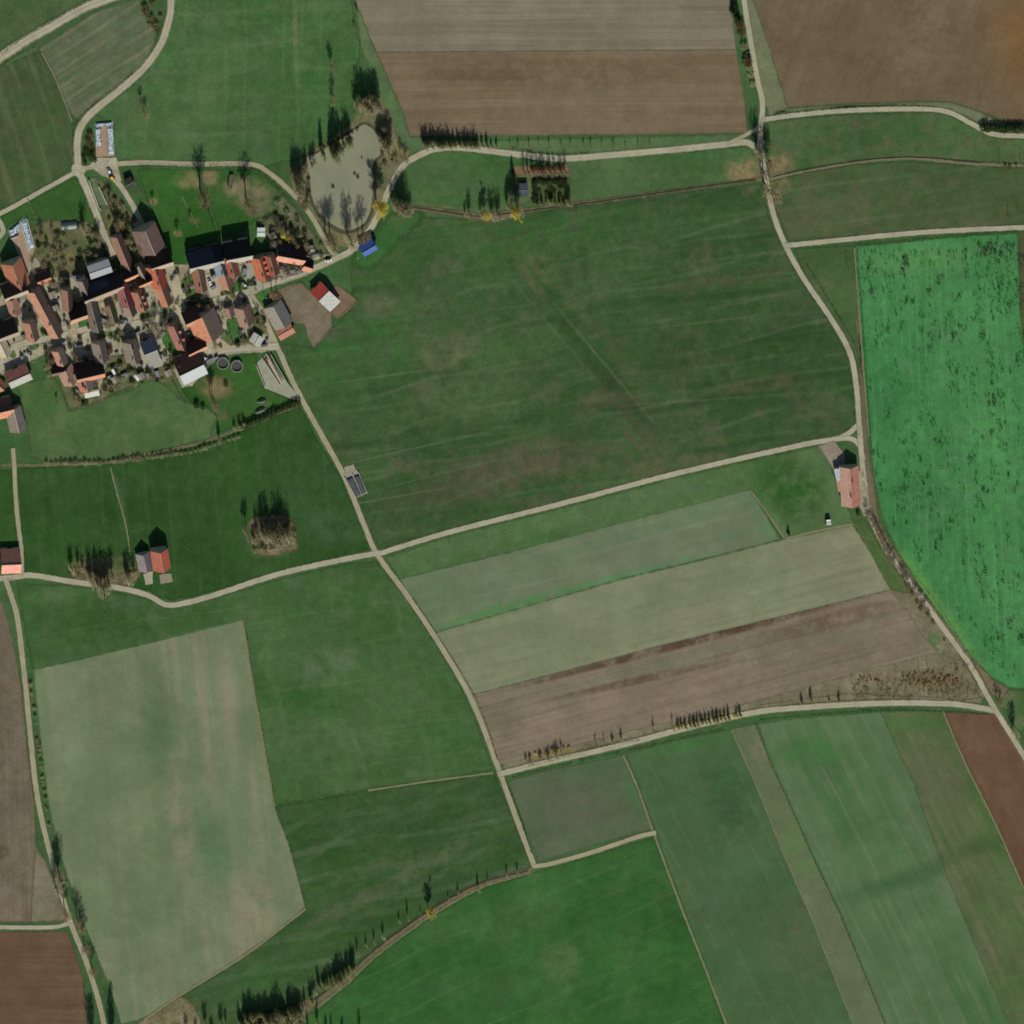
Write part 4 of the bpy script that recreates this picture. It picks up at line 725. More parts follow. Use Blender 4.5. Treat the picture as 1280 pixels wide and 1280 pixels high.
def silo(loc_px, label, floor=None, heaps=(), walls=(), floormat=None, h=1.6, wmat=None):
    loc = gp(*loc_px)+(0,); t = empty('bunker_silo', loc); tag(t, label, 'silo')
    if floor:
        z = nz(); vs = [(gp(*p)[0]-loc[0], gp(*p)[1]-loc[1], z+0.03) for p in floor]
        o = meshobj('floor', vs, [tuple(range(len(vs)))], floormat or M_pinkslab, t)
        if o.data.polygons[0].normal.z < 0: o.data.flip_normals()
    for pts, zs, m in heaps: quadprism('silage_heap', pts, 0.06, zs, m, t, loc, 0.05)
    for p, q in walls: wallseg(p, q, h, t, loc, mat=wmat)
    return t
silo((130,175), 'bunker silo covered with tyre-speckled tarp at the village north entrance', [(118.5,156),(141,153),(143,195),(120,196)], [([(118,158),(126,157),(127,182),(119.5,183)],1.3,M_tyre), ([(133.5,156),(141,154.5),(142.5,193),(135.5,194)],1.3,M_tyre), ([(118.5,154),(141,151.5),(141,156),(118.5,158.5)],1.0,M_tyre)], [((126.5,158),(127.3,184)), ((133.6,158),(134.6,195))], h=1.3, wmat=flatc((170,150,130)))
silo((27,292), 'slanting bunker silo with tyre-covered tarp beside the north-west lane', [(11,290),(27,275),(33,285),(43,312),(36,335),(30,335)], [([(25.5,274),(32,272.5),(42.5,309),(36.5,312.5)],1.3,M_tyre), ([(11,287.5),(24.5,277),(27,286),(13,297)],1.2,M_tyre)], [((25,275),(36,313)), ((33,272.5),(43.2,309)), ((13,297.5),(23,294))], h=1.5, wmat=M_white)
silo((122,240), 'narrow grass-grown bunker silo with white walls beside the village lane', [(112,222),(120,222),(133,255),(123,257)], [], [((110.5,224),(123,258)), ((123,232),(133.5,255)), ((123,258),(126,262))], field_mat('silo_grass', (84,100,64), (96,108,74)), h=1.6, wmat=M_white)
silo((443,606), 'dark tarp-covered bunker silo with white end wall beside the farm track', [(430.5,592),(446,587),(459,616),(446,622)], [([(431.5,597),(440,593),(452,619),(445,622)],0.9,M_black), ([(441.5,593),(448,591),(458.5,615),(453,618.5)],0.9,M_black)], [((440.5,592),(452.3,619)), ((431,596),(445,622.5)), ((447.5,589),(459.3,616))], M_slab, h=1.0)
silo((338,468), 'long concrete bunker silos with grey clamps at the farm track bend', [(319,455),(334,441),(352,470),(378,501),(366,499),(331,485)], [], [((329,449),(350,481)), ((334,443),(352,478)), ((338,442),(360,480)), ((320,456),(331,484))], flat_mat('silo_slab', (150,150,128), 0.18, size=4), h=1.8, wmat=flatc((176,168,150)))
for (pts, lab) in (([(331,446),(335,443),(355,477),(350,480)], 'long tan silage clamp lying in the concrete bunker silo'),):
    c = gp(343,462); t = quadprism('silage_clamp', pts, 0.08, 1.0, flatc((168,156,136)), None, c, 0.04); t.location = c+(0,); tag(t, lab, 'clamp')
for k, (px, py, w_, h_, a_) in enumerate(((327,501,12,5,R(14)), (325,513,15,6,R(28)))):
    x, y = gp(px, py); n = 14; vs = []; fs = []
    for r_, z in ((1.0,0),(0.85,0.9),(0.5,1.5),(0.0,1.7)):
        vs += [(w_*U/2*r_*math.cos(6.2832*i/n)*rnd.uniform(.9,1.1), h_*U/2*r_*math.sin(6.2832*i/n)*rnd.uniform(.9,1.1), z) for i in range(n)]
    for r_ in range(3): fs += [(r_*n+i, r_*n+(i+1)%n, (r_+1)*n+(i+1)%n, (r_+1)*n+i) for i in range(n)]
    o = meshobj('straw_heap', vs, fs, flat_mat('heap_cover', (104,118,96), 0.3), smooth=True); o.location = (x, y, 0); o.rotation_euler = (0,0,a_)
    tag(o, ('smaller' if k == 0 else 'larger')+' oblong grey-green covered heap beside the hedge east of the worn pasture', 'heap')
x, y = gp(86, 282); t = empty('polytunnel', (x, y, 0), R(6)); tag(t, 'dark arched polytunnel with pale south side at the garden north edge', 'polytunnel')
m = MB(); n = 12
vs = [(sx, 2.2*math.cos(math.pi*i/n), 2.3*math.sin(math.pi*i/n)) for sx in (-4.8, 4.8) for i in range(n+1)]
m.add(vs, [(i, n+1+i, n+2+i, i+1) for i in range(n)]+[tuple(range(n+1)), tuple(range(2*n+1, n, -1))]); m.build('cover', flat_mat('film', (150,156,150), 0.2, 0.4), t)
for sx in (-3.2, 0, 3.2):
    m = MB()
    for i in range(n): m.cyl((sx, 2.26*math.cos(math.pi*i/n), 2.36*math.sin(math.pi*i/n)), (sx, 2.26*math.cos(math.pi*(i+1)/n), 2.36*math.sin(math.pi*(i+1)/n)), 0.06, 0.06, 5)
    m.build('hoop', M_white, t)

# ------------------------------------------------------------------ vehicles
M_rub = flat_mat('rubber', (34,34,36), 0.2); 
def car(px, py, a, col, label, van=False):
    x, y = gp(px, py); t = empty('van' if van else 'car', (x, y, 0.3), a); tag(t, label, 'van' if van else 'car')
    mc = flat_mat('car_paint', col, 0.08, 0.35, 0.5); L, W = (5.4, 2.0) if van else (4.4, 1.8)
    m = MB(); m.bevbox(-L/2, L/2, -W/2, W/2, 0.25, 0.85 if not van else 1.1, 0.15); b = m.build('body', mc, t)
    m = MB(); m.bevbox(-L*0.42 if van else -L*0.34, L*0.3 if van else L*0.22, -W/2+0.08, W/2-0.08, 0.8, 2.2 if van else 1.45, 0.22); m.build('cabin', mc if van else M_glass, t)
    m = MB(); h_ = 2.2 if van else 1.45; m.bevbox(-L*0.38 if van else -L*0.25, L*0.2 if van else L*0.12, -W/2+0.2, W/2-0.2, h_+0.002, h_+0.05, 0.03); m.build('roof', mc, t)
    for sx in (-L*0.3, L*0.3):
        for sy in (-W/2, W/2):
            m = MB(); m.cyl((sx, sy-0.1, 0.32), (sx, sy+0.1, 0.32), 0.32, 0.32, 12); w = m.build('wheel', M_rub, t)
            m = MB(); s_ = 1 if sy > 0 else -1; m.cyl((sx, sy+s_*0.1, 0.32), (sx, sy+s_*0.125, 0.32), 0.18, 0.18, 10); m.build('rim', M_white, w)
    return t
car(136.5, 214, R(-60), (212,212,210), 'white car parked in front of the yellow tractor by the tarp silo')
car(99.5, 431, R(10), (52,54,58), 'dark car parked on the main street beside the grey gabled house')
car(130.5, 321, R(-60), (56,74,120), 'dark blue car parked where the village lane meets the barn shadows')
car(352.5, 333, R(-50), (70,74,80), 'grey car parked in the gravel yard of the pink-edged barn')
car(90, 400, R(70), (200,202,202), 'white car parked in the gap beside the dark-shaded barn')
car(141.5, 463, R(-60), (216,216,210), 'white van parked in the south garden beside the dark-shaded barn', True)
car(170, 470, R(-50), (204,212,212), 'pale van parked below the speckled grey-brown house', True)
car(311, 326, R(10), (158,60,54), 'red car parked in the grey courtyard west of the dormer house')
car(256, 447, R(-30), (190,200,208), 'silver car by the barn court near the manure tanks')
car(229, 361, R(-70), (60,62,66), 'black car on the gravel drive east of the vivid red house')
car(410, 325, R(8), (222,218,206), 'cream car parked on the verge where the pond road meets the village')
def tractor(px, py, a, col, label):
    x, y = gp(px, py); t = empty('tractor', (x, y, 0.3), a); tag(t, label, 'tractor'); mc = flat_mat('tractor_paint', col, 0.1, 0.4, 0.4)
    m = MB(); m.bevbox(0.1, 2.3, -0.5, 0.5, 0.8, 1.6, 0.15); m.build('hood', mc, t)
    m = MB(); m.bevbox(-1.4, 0.1, -0.8, 0.8, 0.9, 2.6, 0.15); c = m.build('cab', M_glass, t)
    m = MB(); m.bevbox(-1.5, 0.2, -0.85, 0.85, 2.602, 2.78, 0.08); m.build('cab_roof', mc, c)
    for sx, sy, r_, w_ in ((-0.9,-0.95,0.85,0.45),(-0.9,0.95,0.85,0.45),(1.6,-0.85,0.55,0.35),(1.6,0.85,0.55,0.35)):
        m = MB(); m.cyl((sx, sy-w_/2, r_), (sx, sy+w_/2, r_), r_, r_, 16); w = m.build('wheel', M_rub, t)
        m = MB(); s_ = 1 if sy > 0 else -1; m.cyl((sx, sy+s_*w_/2, r_), (sx, sy+s_*(w_/2+0.03), r_), r_*0.5, r_*0.5, 12); m.build('rim', mc, w)
    m = MB(); m.cyl((1.2, 0.3, 1.5), (1.2, 0.3, 2.6), 0.06, 0.06, 6); m.build('exhaust', M_rub, t)
    return t
tractor(139.5, 221, R(-50), (214,176,60), 'yellow tractor parked on the gravel yard below the tarp silo')
# wagon in the paddock
x, y = gp(288, 226); t = empty('hay_wagon', (x, y, 0.2), R(80)); tag(t, 'long wooden hay wagon left in the worn paddock', 'wagon')
m = MB(); m.bevbox(-4.5, 4.5, -1.3, 1.3, 0.9, 1.15, 0.05); m.build('bed', flat_mat('wagon_wood', (92,88,72), 0.3), t)
for sy in (-1.28, 1.28):
    m = MB()
    for k in range(9): m.box(-4.4+k*1.07, -4.3+k*1.07, sy-0.05, sy+0.05, 1.152, 2.0)
    m.box(-4.4, 4.4, sy-0.04, sy+0.04, 2.003, 2.12); m.build('rail', flat_mat('rail_wood', (140,128,104), 0.2), t)
for sx in (-3, 3):
    for sy in (-1.1, 1.1): m = MB(); m.cyl((sx, sy-0.12, 0.45), (sx, sy+0.12, 0.45), 0.45, 0.45, 12); m.build('wheel', M_rub, t)

car(78, 428, R(15), (150,152,158), 'light grey car parked on the main street before the salmon and grey gabled house')
car(60, 408, R(70), (120,40,38), 'dark red car parked in the pale yard beside the longest salmon building')
car(262, 352, R(-70), (196,198,200), 'white car parked in the pale yard in front of the navy-roofed barn')
car(152, 400, R(-70), (58,66,78), 'slate car parked between the maroon house and the low brown shed')
car(306, 356, R(-40), (210,210,206), 'white car parked on the drive west of the dormer house')
car(330, 430, R(8), (70,76,70), 'dark green car parked on the concrete turning place')
def woodpile():
    t = empty('wood_pile', (0,0,0)); m = MB()
    for r_ in range(4):
        for k in range(7-r_): m.cyl((-1.6, (k-(6-r_)/2)*0.42, 0.2+r_*0.36), (1.6, (k-(6-r_)/2)*0.42+rnd.uniform(-.05,.05), 0.2+r_*0.36), 0.2, 0.2, 7)
    m.build('logs', flat_mat('log_wood', (132,110,84), 0.4, size=0.4, col2=(92,78,60)), t)
    m = MB(); m.bevbox(-1.7,1.7,-1.0,1.0,1.56,1.62,0.02); m.build('cover', flat_mat('pile_cover', (120,126,130), 0.3), t); return t
wp = woodpile()
for i, (px, py, a) in enumerate(((50,340,.3),(56,386,1.8),(72,384,1.8),(94,345,.2),(100,343,.3),(126,352,.5),(146,290,1.9),(172,300,1.9),(180,284,.4),(206,400,1.9),(226,452,1.8),(238,452,.6),(262,418,1.9),(262,450,.5),(270,446,.5),(131,447,1.8),(136,470,.4),(155,468,.4),(184,468,1.8),(196,466,1.8),(122,472,1.8),(365,338,.2),(372,339,.3),(378,316,1.5),(384,322,1.4),(394,318,.3),(305,338,1.4),(338,308,.3),(344,304,1.2))):
    o = wp if i == 0 else copy_tree(wp); o.location = gp(px, py)+(0.22,); o.rotation_euler = (0,0,a); o.scale = (1+0.3*math.sin(i*3),)*2+(0.9,); tag(o, 'covered stack of logs in a village yard or garden', 'wood pile', 'wood piles in the village')
def implement():
    t = empty('farm_implement', (0,0,0)); m = MB(); m.box(-1.8,1.8,-0.1,0.1,0.7,0.9); m.box(-1.8,1.8,0.9,1.1,0.7,0.9)
    for k in range(5): m.box(-1.7+k*.83,-1.6+k*.83,0.102,0.898,0.72,0.88)
    m.cyl((0,1.1,0.8),(0,2.6,0.5),0.09,0.07,6); m.build('frame', flat_mat('implement_paint', (120,72,60), 0.3), t)
    for k in range(8):
        m = MB(); m.cyl((-1.7+k*.48,0,0.7),(-1.7+k*.48,-0.35,0.0),0.05,0.03,5); m.build('tine', M_rub, t)
    for sx in (-1.95,1.95): m = MB(); m.cyl((sx-.1,0.5,0.4),(sx+.1,0.5,0.4),0.4,0.4,12); m.build('wheel', M_rub, t)
    return t
im = implement()
for i, (px, py, a) in enumerate(((358,338,.4),(366,334,1.2),(374,336,2.2),(362,343,.1),(240,424,.9),(246,428,2.0),(258,448,.4),(172,288,1.1),(160,222,1.2),(334,450,1.9))):
    o = im if i == 0 else copy_tree(im); o.location = gp(px, py)+(0.22,); o.rotation_euler = (0,0,a); tag(o, 'rust-red farm implement with tines standing in a yard', 'farm implement', 'farm implements in the yards')
for i, (a_, b_, w_) in enumerate((((66,372),(64,366),7),((47,388),(45,382),8),((70,388),(68,383),7),((150,312),(146,305),7),((186,306),(183,300),7),((128,462),(126,456),7),((146,478),(142,472),7),((178,474),(175,468),7),((212,470),(209,464),7),((340,296),(344,294),7),((388,312),(392,311),7),((270,404),(268,399),7))):
    o = barn(a_, b_, w_, 2.9, (138,128,116), 'small grey garden shed tucked between village houses', name='garden_shed', cat='shed', pitch=20); o['group'] = 'small grey garden sheds'
# ------------------------------------------------------------------ fences, walls, poles
def fence(pts, label, h=1.2, mat=None, step=2.5, name='fence'):
    c = gp(*pts[0]); t = empty(name, c+(0,)); tag(t, label, 'fence')
    P = [Vector(gp(*p))-Vector(c) for p in straight(pts, step/U, False)+[pts[-1]]]
    m = MB()
    for p in P: m.box(p.x-0.07, p.x+0.07, p.y-0.07, p.y+0.07, 0, h)
    o = m.build('posts', mat or flatc((110,96,78)), t)
    m = MB()
    for a, b in zip(P, P[1:]):
        for z in (h*0.5, h*0.9): m.cyl((a.x,a.y,z), (b.x,b.y,z), 0.04, 0.04, 4)
    m.build('rails', mat or flatc((110,96,78)), t); return t
fence([(352,366),(376,353),(398,372)], 'wooden fence round the north side of the brown dirt paddock')
fence([(398,372),(415,391),(415,409),(393,434)], 'wooden fence along the south-east side of the brown dirt paddock')
fence([(433,364),(447,375),(423,398)], 'wooden fence round the small pinkish dirt yard')
fence([(82,500),(87,513),(106,508),(126,502),(150,489)], 'garden fence at the southern tip of the village', 1.3)
fence([(226,677),(240,690),(248,722)], 'pasture fence east of the orange barn', 1.2)
fence([(647,227),(665,226),(706,223),(710,250)], 'fence round the walled orchard hut', 1.3)
fence([(215,327),(228,350),(236,372)], 'fence beside the gravel drive of the vivid red house', 1.3)
M_pole = flat_mat('pole_wood', (104,92,76), 0.25)
def pole(px, py, h, label, lamp=False):
    x, y = gp(px, py); t = empty('street_lamp' if lamp else 'utility_pole', (x, y, 0)); tag(t, label, 'lamp' if lamp else 'pole')
    m = MB(); m.cyl((0,0,0),(0,0,h),0.14,0.1,8); m.build('post', M_pole, t)
    if lamp:
        m = MB(); m.cyl((0,0,h-0.2),(0.9,0,h+0.1),0.05,0.04,6); m.build('arm', M_white, t); m = MB(); m.bevbox(0.7,1.4,-0.15,0.15,h,h+0.15,0.05); m.build('lamp_head', M_white, t)
    else:
        m = MB(); m.box(-0.8,0.8,-0.06,0.06,h-0.5,h-0.38); m.build('crossarm', M_pole, t)
pole(329, 367, 6, 'street lamp at the mouth of the village road opposite the dormer house', True)
pole(443, 317, 6, 'street lamp beside the pond road near the blue-roofed shelter', True)
pole(38, 447, 6, 'street lamp on the main street above the rust-red low barn', True)
pole(1249, 203, 7, 'utility pole beside the brook at the right edge'); pole(1275, 201, 7, 'utility pole nearest the right edge on the brook')
pole(1260, 270, 6, 'lone utility pole in the brown meadow at the right'); pole(1058, 330, 7, 'lone utility pole in the olive meadow west of the bright green field')
pole(1148, 836, 5, 'utility pole left of its twin at the rough scrub edge'); pole(1159, 832, 5, 'utility pole right of its twin at the rough scrub edge')

# ================================================================== TREES
M_bark = flat_mat('bark', (84,74,62), 0.3)
M_twig = leaf_mat('bare_twigs', (184,162,132), (160,140,112)); M_twigd = leaf_mat('dense_twigs', (176,172,138), (188,176,142))
M_con = leaf_mat('conifer_needles', (56,74,46), (74,86,54)); M_yel = leaf_mat('yellow_willow', (226,208,100), (204,190,92)); M_rus = leaf_mat('russet_leaves', (150,104,72), (122,94,66)); M_ever = leaf_mat('evergreen_leaves', (70,96,54), (92,108,62)); M_dry = leaf_mat('dry_brush', (160,140,104), (132,122,86)); M_spire = leaf_mat('spire_twigs', (150,156,108), (168,164,120))
def twig(m, p, d, l, w):
    d = d.normalized(); s = d.cross(Vector((rnd.uniform(-1,1), rnd.uniform(-1,1), rnd.uniform(-1,1))))
    if s.length < 1e-3: return
    s = s.normalized()*w/2; q = p+d*l; mid = (p+q)/2
    m.add([tuple(p), tuple(mid+s), tuple(q), tuple(mid-s)], [(0,1,2,3)])
def tree_proto(name, kind, mat, Hh=10.0, rad=2.2, n=500, base=0.3, tw=0.16, tl=(0.5,1.3)):
    """tree of height Hh: tapered trunk with limbs + crown of many small faces"""
    t = empty(name, (0,0,0))
    m = MB(); segs = 5; pts = [Vector((0,0,0))]
    for i in range(1, segs+1): pts.append(Vector((rnd.uniform(-.15,.15), rnd.uniform(-.15,.15), Hh*0.85*i/segs)))
    for i in range(segs): m.cyl(pts[i], pts[i+1], 0.28*(1-i/segs*0.85), 0.28*(1-(i+1)/segs*0.85), 7, caps=False)
    limbs = []
    if kind != 'cone':
        for k in range(11):
            z = Hh*rnd.uniform(base*0.8, 0.75); a = k*2.4+rnd.uniform(-.4,.4); l = rad*rnd.uniform(0.6,1.0)
            p = Vector((0,0,z)); q = p+Vector((math.cos(a)*l, math.sin(a)*l, l*rnd.uniform(0.7,1.5)))
            m.cyl(p, q, 0.1, 0.035, 5, caps=False); limbs.append((p, q))
            for _ in range(2):
                u = p.lerp(q, rnd.uniform(.4,.8)); v = u+Vector((rnd.uniform(-1,1), rnd.uniform(-1,1), rnd.uniform(.3,1.2)))*l*0.45
                m.cyl(u, v, 0.05, 0.02, 4, caps=False); limbs.append((u, v))
    m.build('trunk', M_bark, t)
    c = MB(); clumps = [(Vector((rnd.gauss(0,.45), rnd.gauss(0,.45), rnd.gauss(0,.45))), rnd.uniform(.25,.5)) for _ in range(16)]
    cols = []
    for q in range(8):
        a = rnd.uniform(0,6.283); r_ = rad*rnd.uniform(0.1,0.8)
        cols.append((r_*math.cos(a), r_*math.sin(a), (1.0 if q == 0 else rnd.uniform(0.5,0.97))*0.95, rad*rnd.uniform(0.25,0.5)))
    zc = Hh*(base+1)/2; hz = Hh*(1-base)/2
    k = 0
    while k < n:
        if kind == 'cone':
            u = rnd.random()**1.5; z = Hh*(base+(1-base)*u); rr = rad*(1-u)*rnd.uniform(0.35,1.08)*(0.85+0.3*math.sin(u*26)); a = rnd.uniform(0,6.283)
            p = Vector((rr*math.cos(a), rr*math.sin(a), z)); d = Vector((math.cos(a), math.sin(a), -0.35+rnd.uniform(-.4,.4)))
        elif kind == 'spire':
            cx_, cy_, ch_, cr_ = rnd.choice(cols); u = rnd.random(); a = rnd.uniform(0,6.283)
            rr = cr_*math.sqrt(max(0.0, math.sin(math.pi*min(1, 0.12+u*0.9))))*math.sqrt(rnd.random())*rnd.uniform(.7,1.25)
            p = Vector((cx_*(0.5+0.5*u)+rr*math.cos(a), cy_*(0.5+0.5*u)+rr*math.sin(a), Hh*(base+(ch_-base)*u)))
            d = Vector((math.cos(a)*.45, math.sin(a)*.45, 1+rnd.uniform(-.4,.3)))
        elif limbs and rnd.random() < 0.45:
            a_, b_ = rnd.choice(limbs); p = a_.lerp(b_, rnd.uniform(.4,1.1))+Vector((rnd.gauss(0,.3),rnd.gauss(0,.3),rnd.gauss(0,.3))); d = (b_-a_)+Vector((rnd.uniform(-1,1),rnd.uniform(-1,1),rnd.uniform(-.3,1)))
        else:
            cc, cr = rnd.choice(clumps); v = cc+Vector((rnd.gauss(0,cr),rnd.gauss(0,cr),rnd.gauss(0,cr)))*0.7
            if v.length > 1.05: continue
            p = Vector((v.x*rad, v.y*rad, zc+v.z*hz)); d = Vector((v.x, v.y, abs(v.z)+.4))+Vector((rnd.uniform(-.6,.6),)*1+(rnd.uniform(-.6,.6), rnd.uniform(-.3,.5)))
        twig(c, p, d, rnd.uniform(*tl), tw); k += 1
    c.build('crown', mat, t)
    return t
def bush_proto(name, mat, n=160, r=1.0, h=1.6, fl=0.0):
    c = MB()
    for k in range(5): 
        a = k*1.26; c.cyl((0,0,0), (math.cos(a)*r*0.4, math.sin(a)*r*0.4, h*0.6), 0.05, 0.02, 4, 0, False)
    for k in range(n):
        a = rnd.uniform(0,6.283); u = rnd.random(); rr = r*math.sqrt(rnd.random())*math.sqrt(max(0.05, 1-(u*1.05-0.15)**2))*rnd.uniform(.75,1.1)
        p = Vector((rr*math.cos(a), rr*math.sin(a), 0.05+h*u*rnd.uniform(.6,1))); d = Vector((math.cos(a)*.6, math.sin(a)*.6, rnd.uniform(0,1)))
        twig(c, p, d, rnd.uniform(.25,.6), 0.2)
    o = c.build(name, mat); return o
PROT = {
 'bare': [tree_proto('bare_tree', 'round', M_twig, 10, 2.3, 620, 0.3, 0.13) for _ in range(3)],
 'dense': [tree_proto('leafless_tree', 'spire', M_twigd, 10, 2.4, 800, 0.08, 0.13, (.6,1.5)) for _ in range(4)],
 'spire': [tree_proto('spire_tree', 'spire', M_spire, 10, 2.3, 1050, 0.02, 0.16, (.6,1.4)) for _ in range(4)],
 'slim': [tree_proto('young_tree', 'round', M_twig, 10, 1.0, 360, 0.25, 0.14, (.4,.9)) for _ in range(2)],
 'cone': [tree_proto('conifer', 'cone', M_con, 10, 1.9, 1300, 0.06, 0.26, (.4,.9)) for _ in range(3)],
 'willow': [tree_proto('willow', 'round', M_yel, 10, 3.0, 1500, 0.14, 0.24) for _ in range(2)]}
BUSH = {'dry': [bush_proto('shrub', M_dry) for _ in range(3)], 'green': [bush_proto('evergreen_shrub', M_ever, 220) for _ in range(3)], 'russet': [bush_proto('russet_shrub', M_rus, 200) for _ in range(2)], 'yellow': [bush_proto('yellow_shrub', M_yel, 170) for _ in range(2)], 'bare': [bush_proto('bare_shrub', M_twigd, 130) for _ in range(2)]}
used = set()
def put(pool, key, px, py, h, label, cat, group, wide=1.0, base=10.0):
    arr = pool[key]; pr = arr[rnd.randrange(len(arr))]
    if pr.name in used: o = copy_tree(pr)
    else: used.add(pr.name); o = pr
    x, y = gp(px, py); o.location = (x, y, 0); s = h/base; o.scale = (s*wide, s*wide, s); o.rotation_euler = (0, 0, rnd.uniform(0, 6.28))
    tag(o, label, cat, group); return o
def tree(key, px, py, h, label, group=None, wide=1.0): return put(PROT, key, px, py, h, label, 'tree', group, wide)
def bush(key, px, py, h, label, group=None, wide=1.0): return put(BUSH, key, px, py, h, label, 'shrub', group, wide, 1.6)
def trees(key, lst, label, group, wide=1.0):
    for px, py, h in lst: tree(key, px, py, h*rnd.uniform(.88,1.1), label, group, wide*rnd.uniform(.75,1.3))
def bushes(key, lst, label, group, wide=1.0):
    for px, py, h in lst: bush(key, px, py, h, label, group, wide)
tree('bare', 250, 236, 21, 'tall bare tree by the paddock track, west one of two', wide=1.0)
tree('bare', 307, 246, 21, 'tall bare tree in the worn paddock beside the hay wagon', wide=0.9)
trees('bare', [(190,250,5),(221,288,6),(237,270,4)], 'small bare fruit tree standing in the green paddock', 'fruit trees in the paddock')
tree('dense', 103, 281, 13, 'bare tree standing just west of the village lane', wide=0.8)
tree('bare', 194, 407, 14, 'pale bare birch beside the main street under the pink-orange house', wide=0.8)
trees('bare', [(339,361,12),(345,361,12)], 'bare street-side tree at the corner of the dirt paddock', 'two street-side trees', 0.9)
trees('bare', [(265,496,17),(262,490,13)], 'bare tree on the worn earth south of the manure tanks', 'trees south of the manure tanks', 0.6)
trees('bare', [(175,126,7),(180,140,8)], 'small bare tree near the road bend in the north-west meadow', 'trees by the road bend', 0.9)
trees('bare', [(411,72,9),(413,80,8),(415,116,9),(414,126,7)], 'small bare tree in the line north of the pond', 'line of trees north of the pond', 0.9)
trees('dense', [(448,124,20),(456,126,16),(464,124,18),(470,128,15),(452,128,18),(460,130,17),(444,126,12),(467,122,17)], 'dark leafless tree in the clump between pond and plough', 'clump between pond and plough', 0.9)
trees('spire', [(401,186,15),(415,182,20),(422,178,17),(432,172,17),(418,176,18),(413,186,14),(436,170,13),(428,176,14)], 'tall dark spire-shaped tree on the north shore of the pond', 'spires on the pond north shore', 0.75)
trees('dense', [(471,166,9),(481,180,15),(487,176,12),(478,158,8),(477,176,13),(483,172,14),(474,168,10)], 'dark leafless tree on the north-east shore of the pond', 'trees on the pond north-east shore', 0.9)
trees('dense', [(370,230,20),(374,214,12),(381,206,11),(391,198,10),(384,250,9),(368,222,16),(373,226,17),(388,202,9),(379,210,10),(366,214,12)], 'dark leafless tree on the west shore of the pond', 'trees on the pond west shore', 0.8)
trees('slim', [(442,33,5),(405,196,7),(425,185,4)], 'thin bare sapling scattered about the pond meadow', 'pond saplings')
trees('bare', [(412,293,18),(406,289,15),(453,287,17),(447,292,13)], 'tall bare tree on the south rim of the pond', 'bare trees on the pond south rim', 0.9)
tree('dense', 434, 292, 22, 'tallest dense tree in the middle of the pond south rim', wide=0.8)
tree('willow', 470, 249, 18, 'big yellow willow between the pond and the curving road', wide=0.85)
trees('dense', [(500,256,17),(494,254,15),(506,257,14),(498,250,16),(503,252,16),(490,250,12),(510,258,11)], 'dark leafless tree east of the curving pond road', 'trees east of the pond road', 0.9)
trees('bare', [(500,193,8),(506,196,7),(495,200,6)], 'small bare tree on the rough bank north-east of the pond', 'trees on the rough bank', 1.0)
hx = [528,532,537,542,548,554,560,566,572,579,585,591,596,602,608,614,620]
trees('spire', [(x, 176+(x-528)*0.05+rnd.uniform(-1,1), max(3.5, 8.5-(max(0, x-585))*0.14+rnd.uniform(-1,1.2))) for x in hx]+[(x+3, 179+rnd.uniform(-1,1), rnd.uniform(5,7)) for x in hx[:12]], 'dark tree in the dense row along the ploughed field edge', 'tree row by the ploughed field', 1.1)
trees('slim', [(x, 181.5+(x-637)*0.0, 4.6+rnd.uniform(-.8,.8)) for x in (637,647,661,673,686,701,713,729,738,752,766,781,797,812)], 'young tree in the spaced row north of the farm road', 'young tree row', 1.0)
trees('slim', [(x, 212, rnd.uniform(8.5,11)) for x in (654,659,665,671,675,679,686,692,700,706)], 'slender bare tree in the row north of the orchard hut', 'bare row north of the orchard hut', 1.3)
tree('cone', 640, 215, 8.5, 'single conifer at the north-west corner of the orchard', wide=0.9)
tree('willow', 639, 257, 15, 'yellow willow on the brook at the orchard corner', wide=0.65)
trees('dense', [(633,254,15),(645,256,15),(636,240,11),(643,246,12)], 'dark leafless tree along the west side of the orchard', 'orchard west trees', 0.75)
tree('willow', 604, 263, 11, 'smaller yellow willow on the brook west of the orchard', wide=0.7)
trees('dense', [(586,265,13),(581,266,7),(600,264,9),(614,264,12),(621,264,12)], 'dark leafless tree on the brook west of the orchard', 'brook trees west of the orchard', 0.75)
trees('spire', [(671+5.6*i, 252+rnd.uniform(-2,2), rnd.uniform(5,8)) for i in range(7)]+[(709,250,10.5)], 'dark tree in the block inside the orchard', 'orchard tree block', 1.1)
bushes('green', [(668+3.5*i, 226+rnd.uniform(-1,1), rnd.uniform(1.6,2.6)) for i in range(12)]+[(668+rnd.uniform(-1,1), 226+3.4*i, rnd.uniform(1.5,2.4)) for i in range(8)]+[(rnd.uniform(672,704), rnd.uniform(230,250), rnd.uniform(1.2,2.2)) for i in range(8)], 'evergreen shrub in the hedged block inside the orchard', 'orchard hedge shrubs', 1.2)
trees('cone', [(915,12,7),(921,20,8),(917,4,7)], 'dark conifer at the top of the picture beside the road', 'conifers at the top of the road', 1.2)
for i, (px, py, h) in enumerate(((924,30,4.2),(926,40,3.5),(929,57,3.6),(933,75,4.6),(936,84,3.2),(938,92,3.6),(940,104,3))): bush('russet' if i in (0,1,3) else 'bare', px, py, h, ('russet' if i in (0,1,3) else 'dark bare')+' shrub in the row beside the road between two ploughed fields', ('russet' if i in (0,1,3) else 'dark')+' shrubs beside the north road', 1.0)
tree('dense', 944, 183, 20, 'large bare tree west of the northern road fork, left one', wide=0.75)
tree('bare', 954, 226, 27, 'largest bare tree, astride the northern road below the fork', wide=0.8)
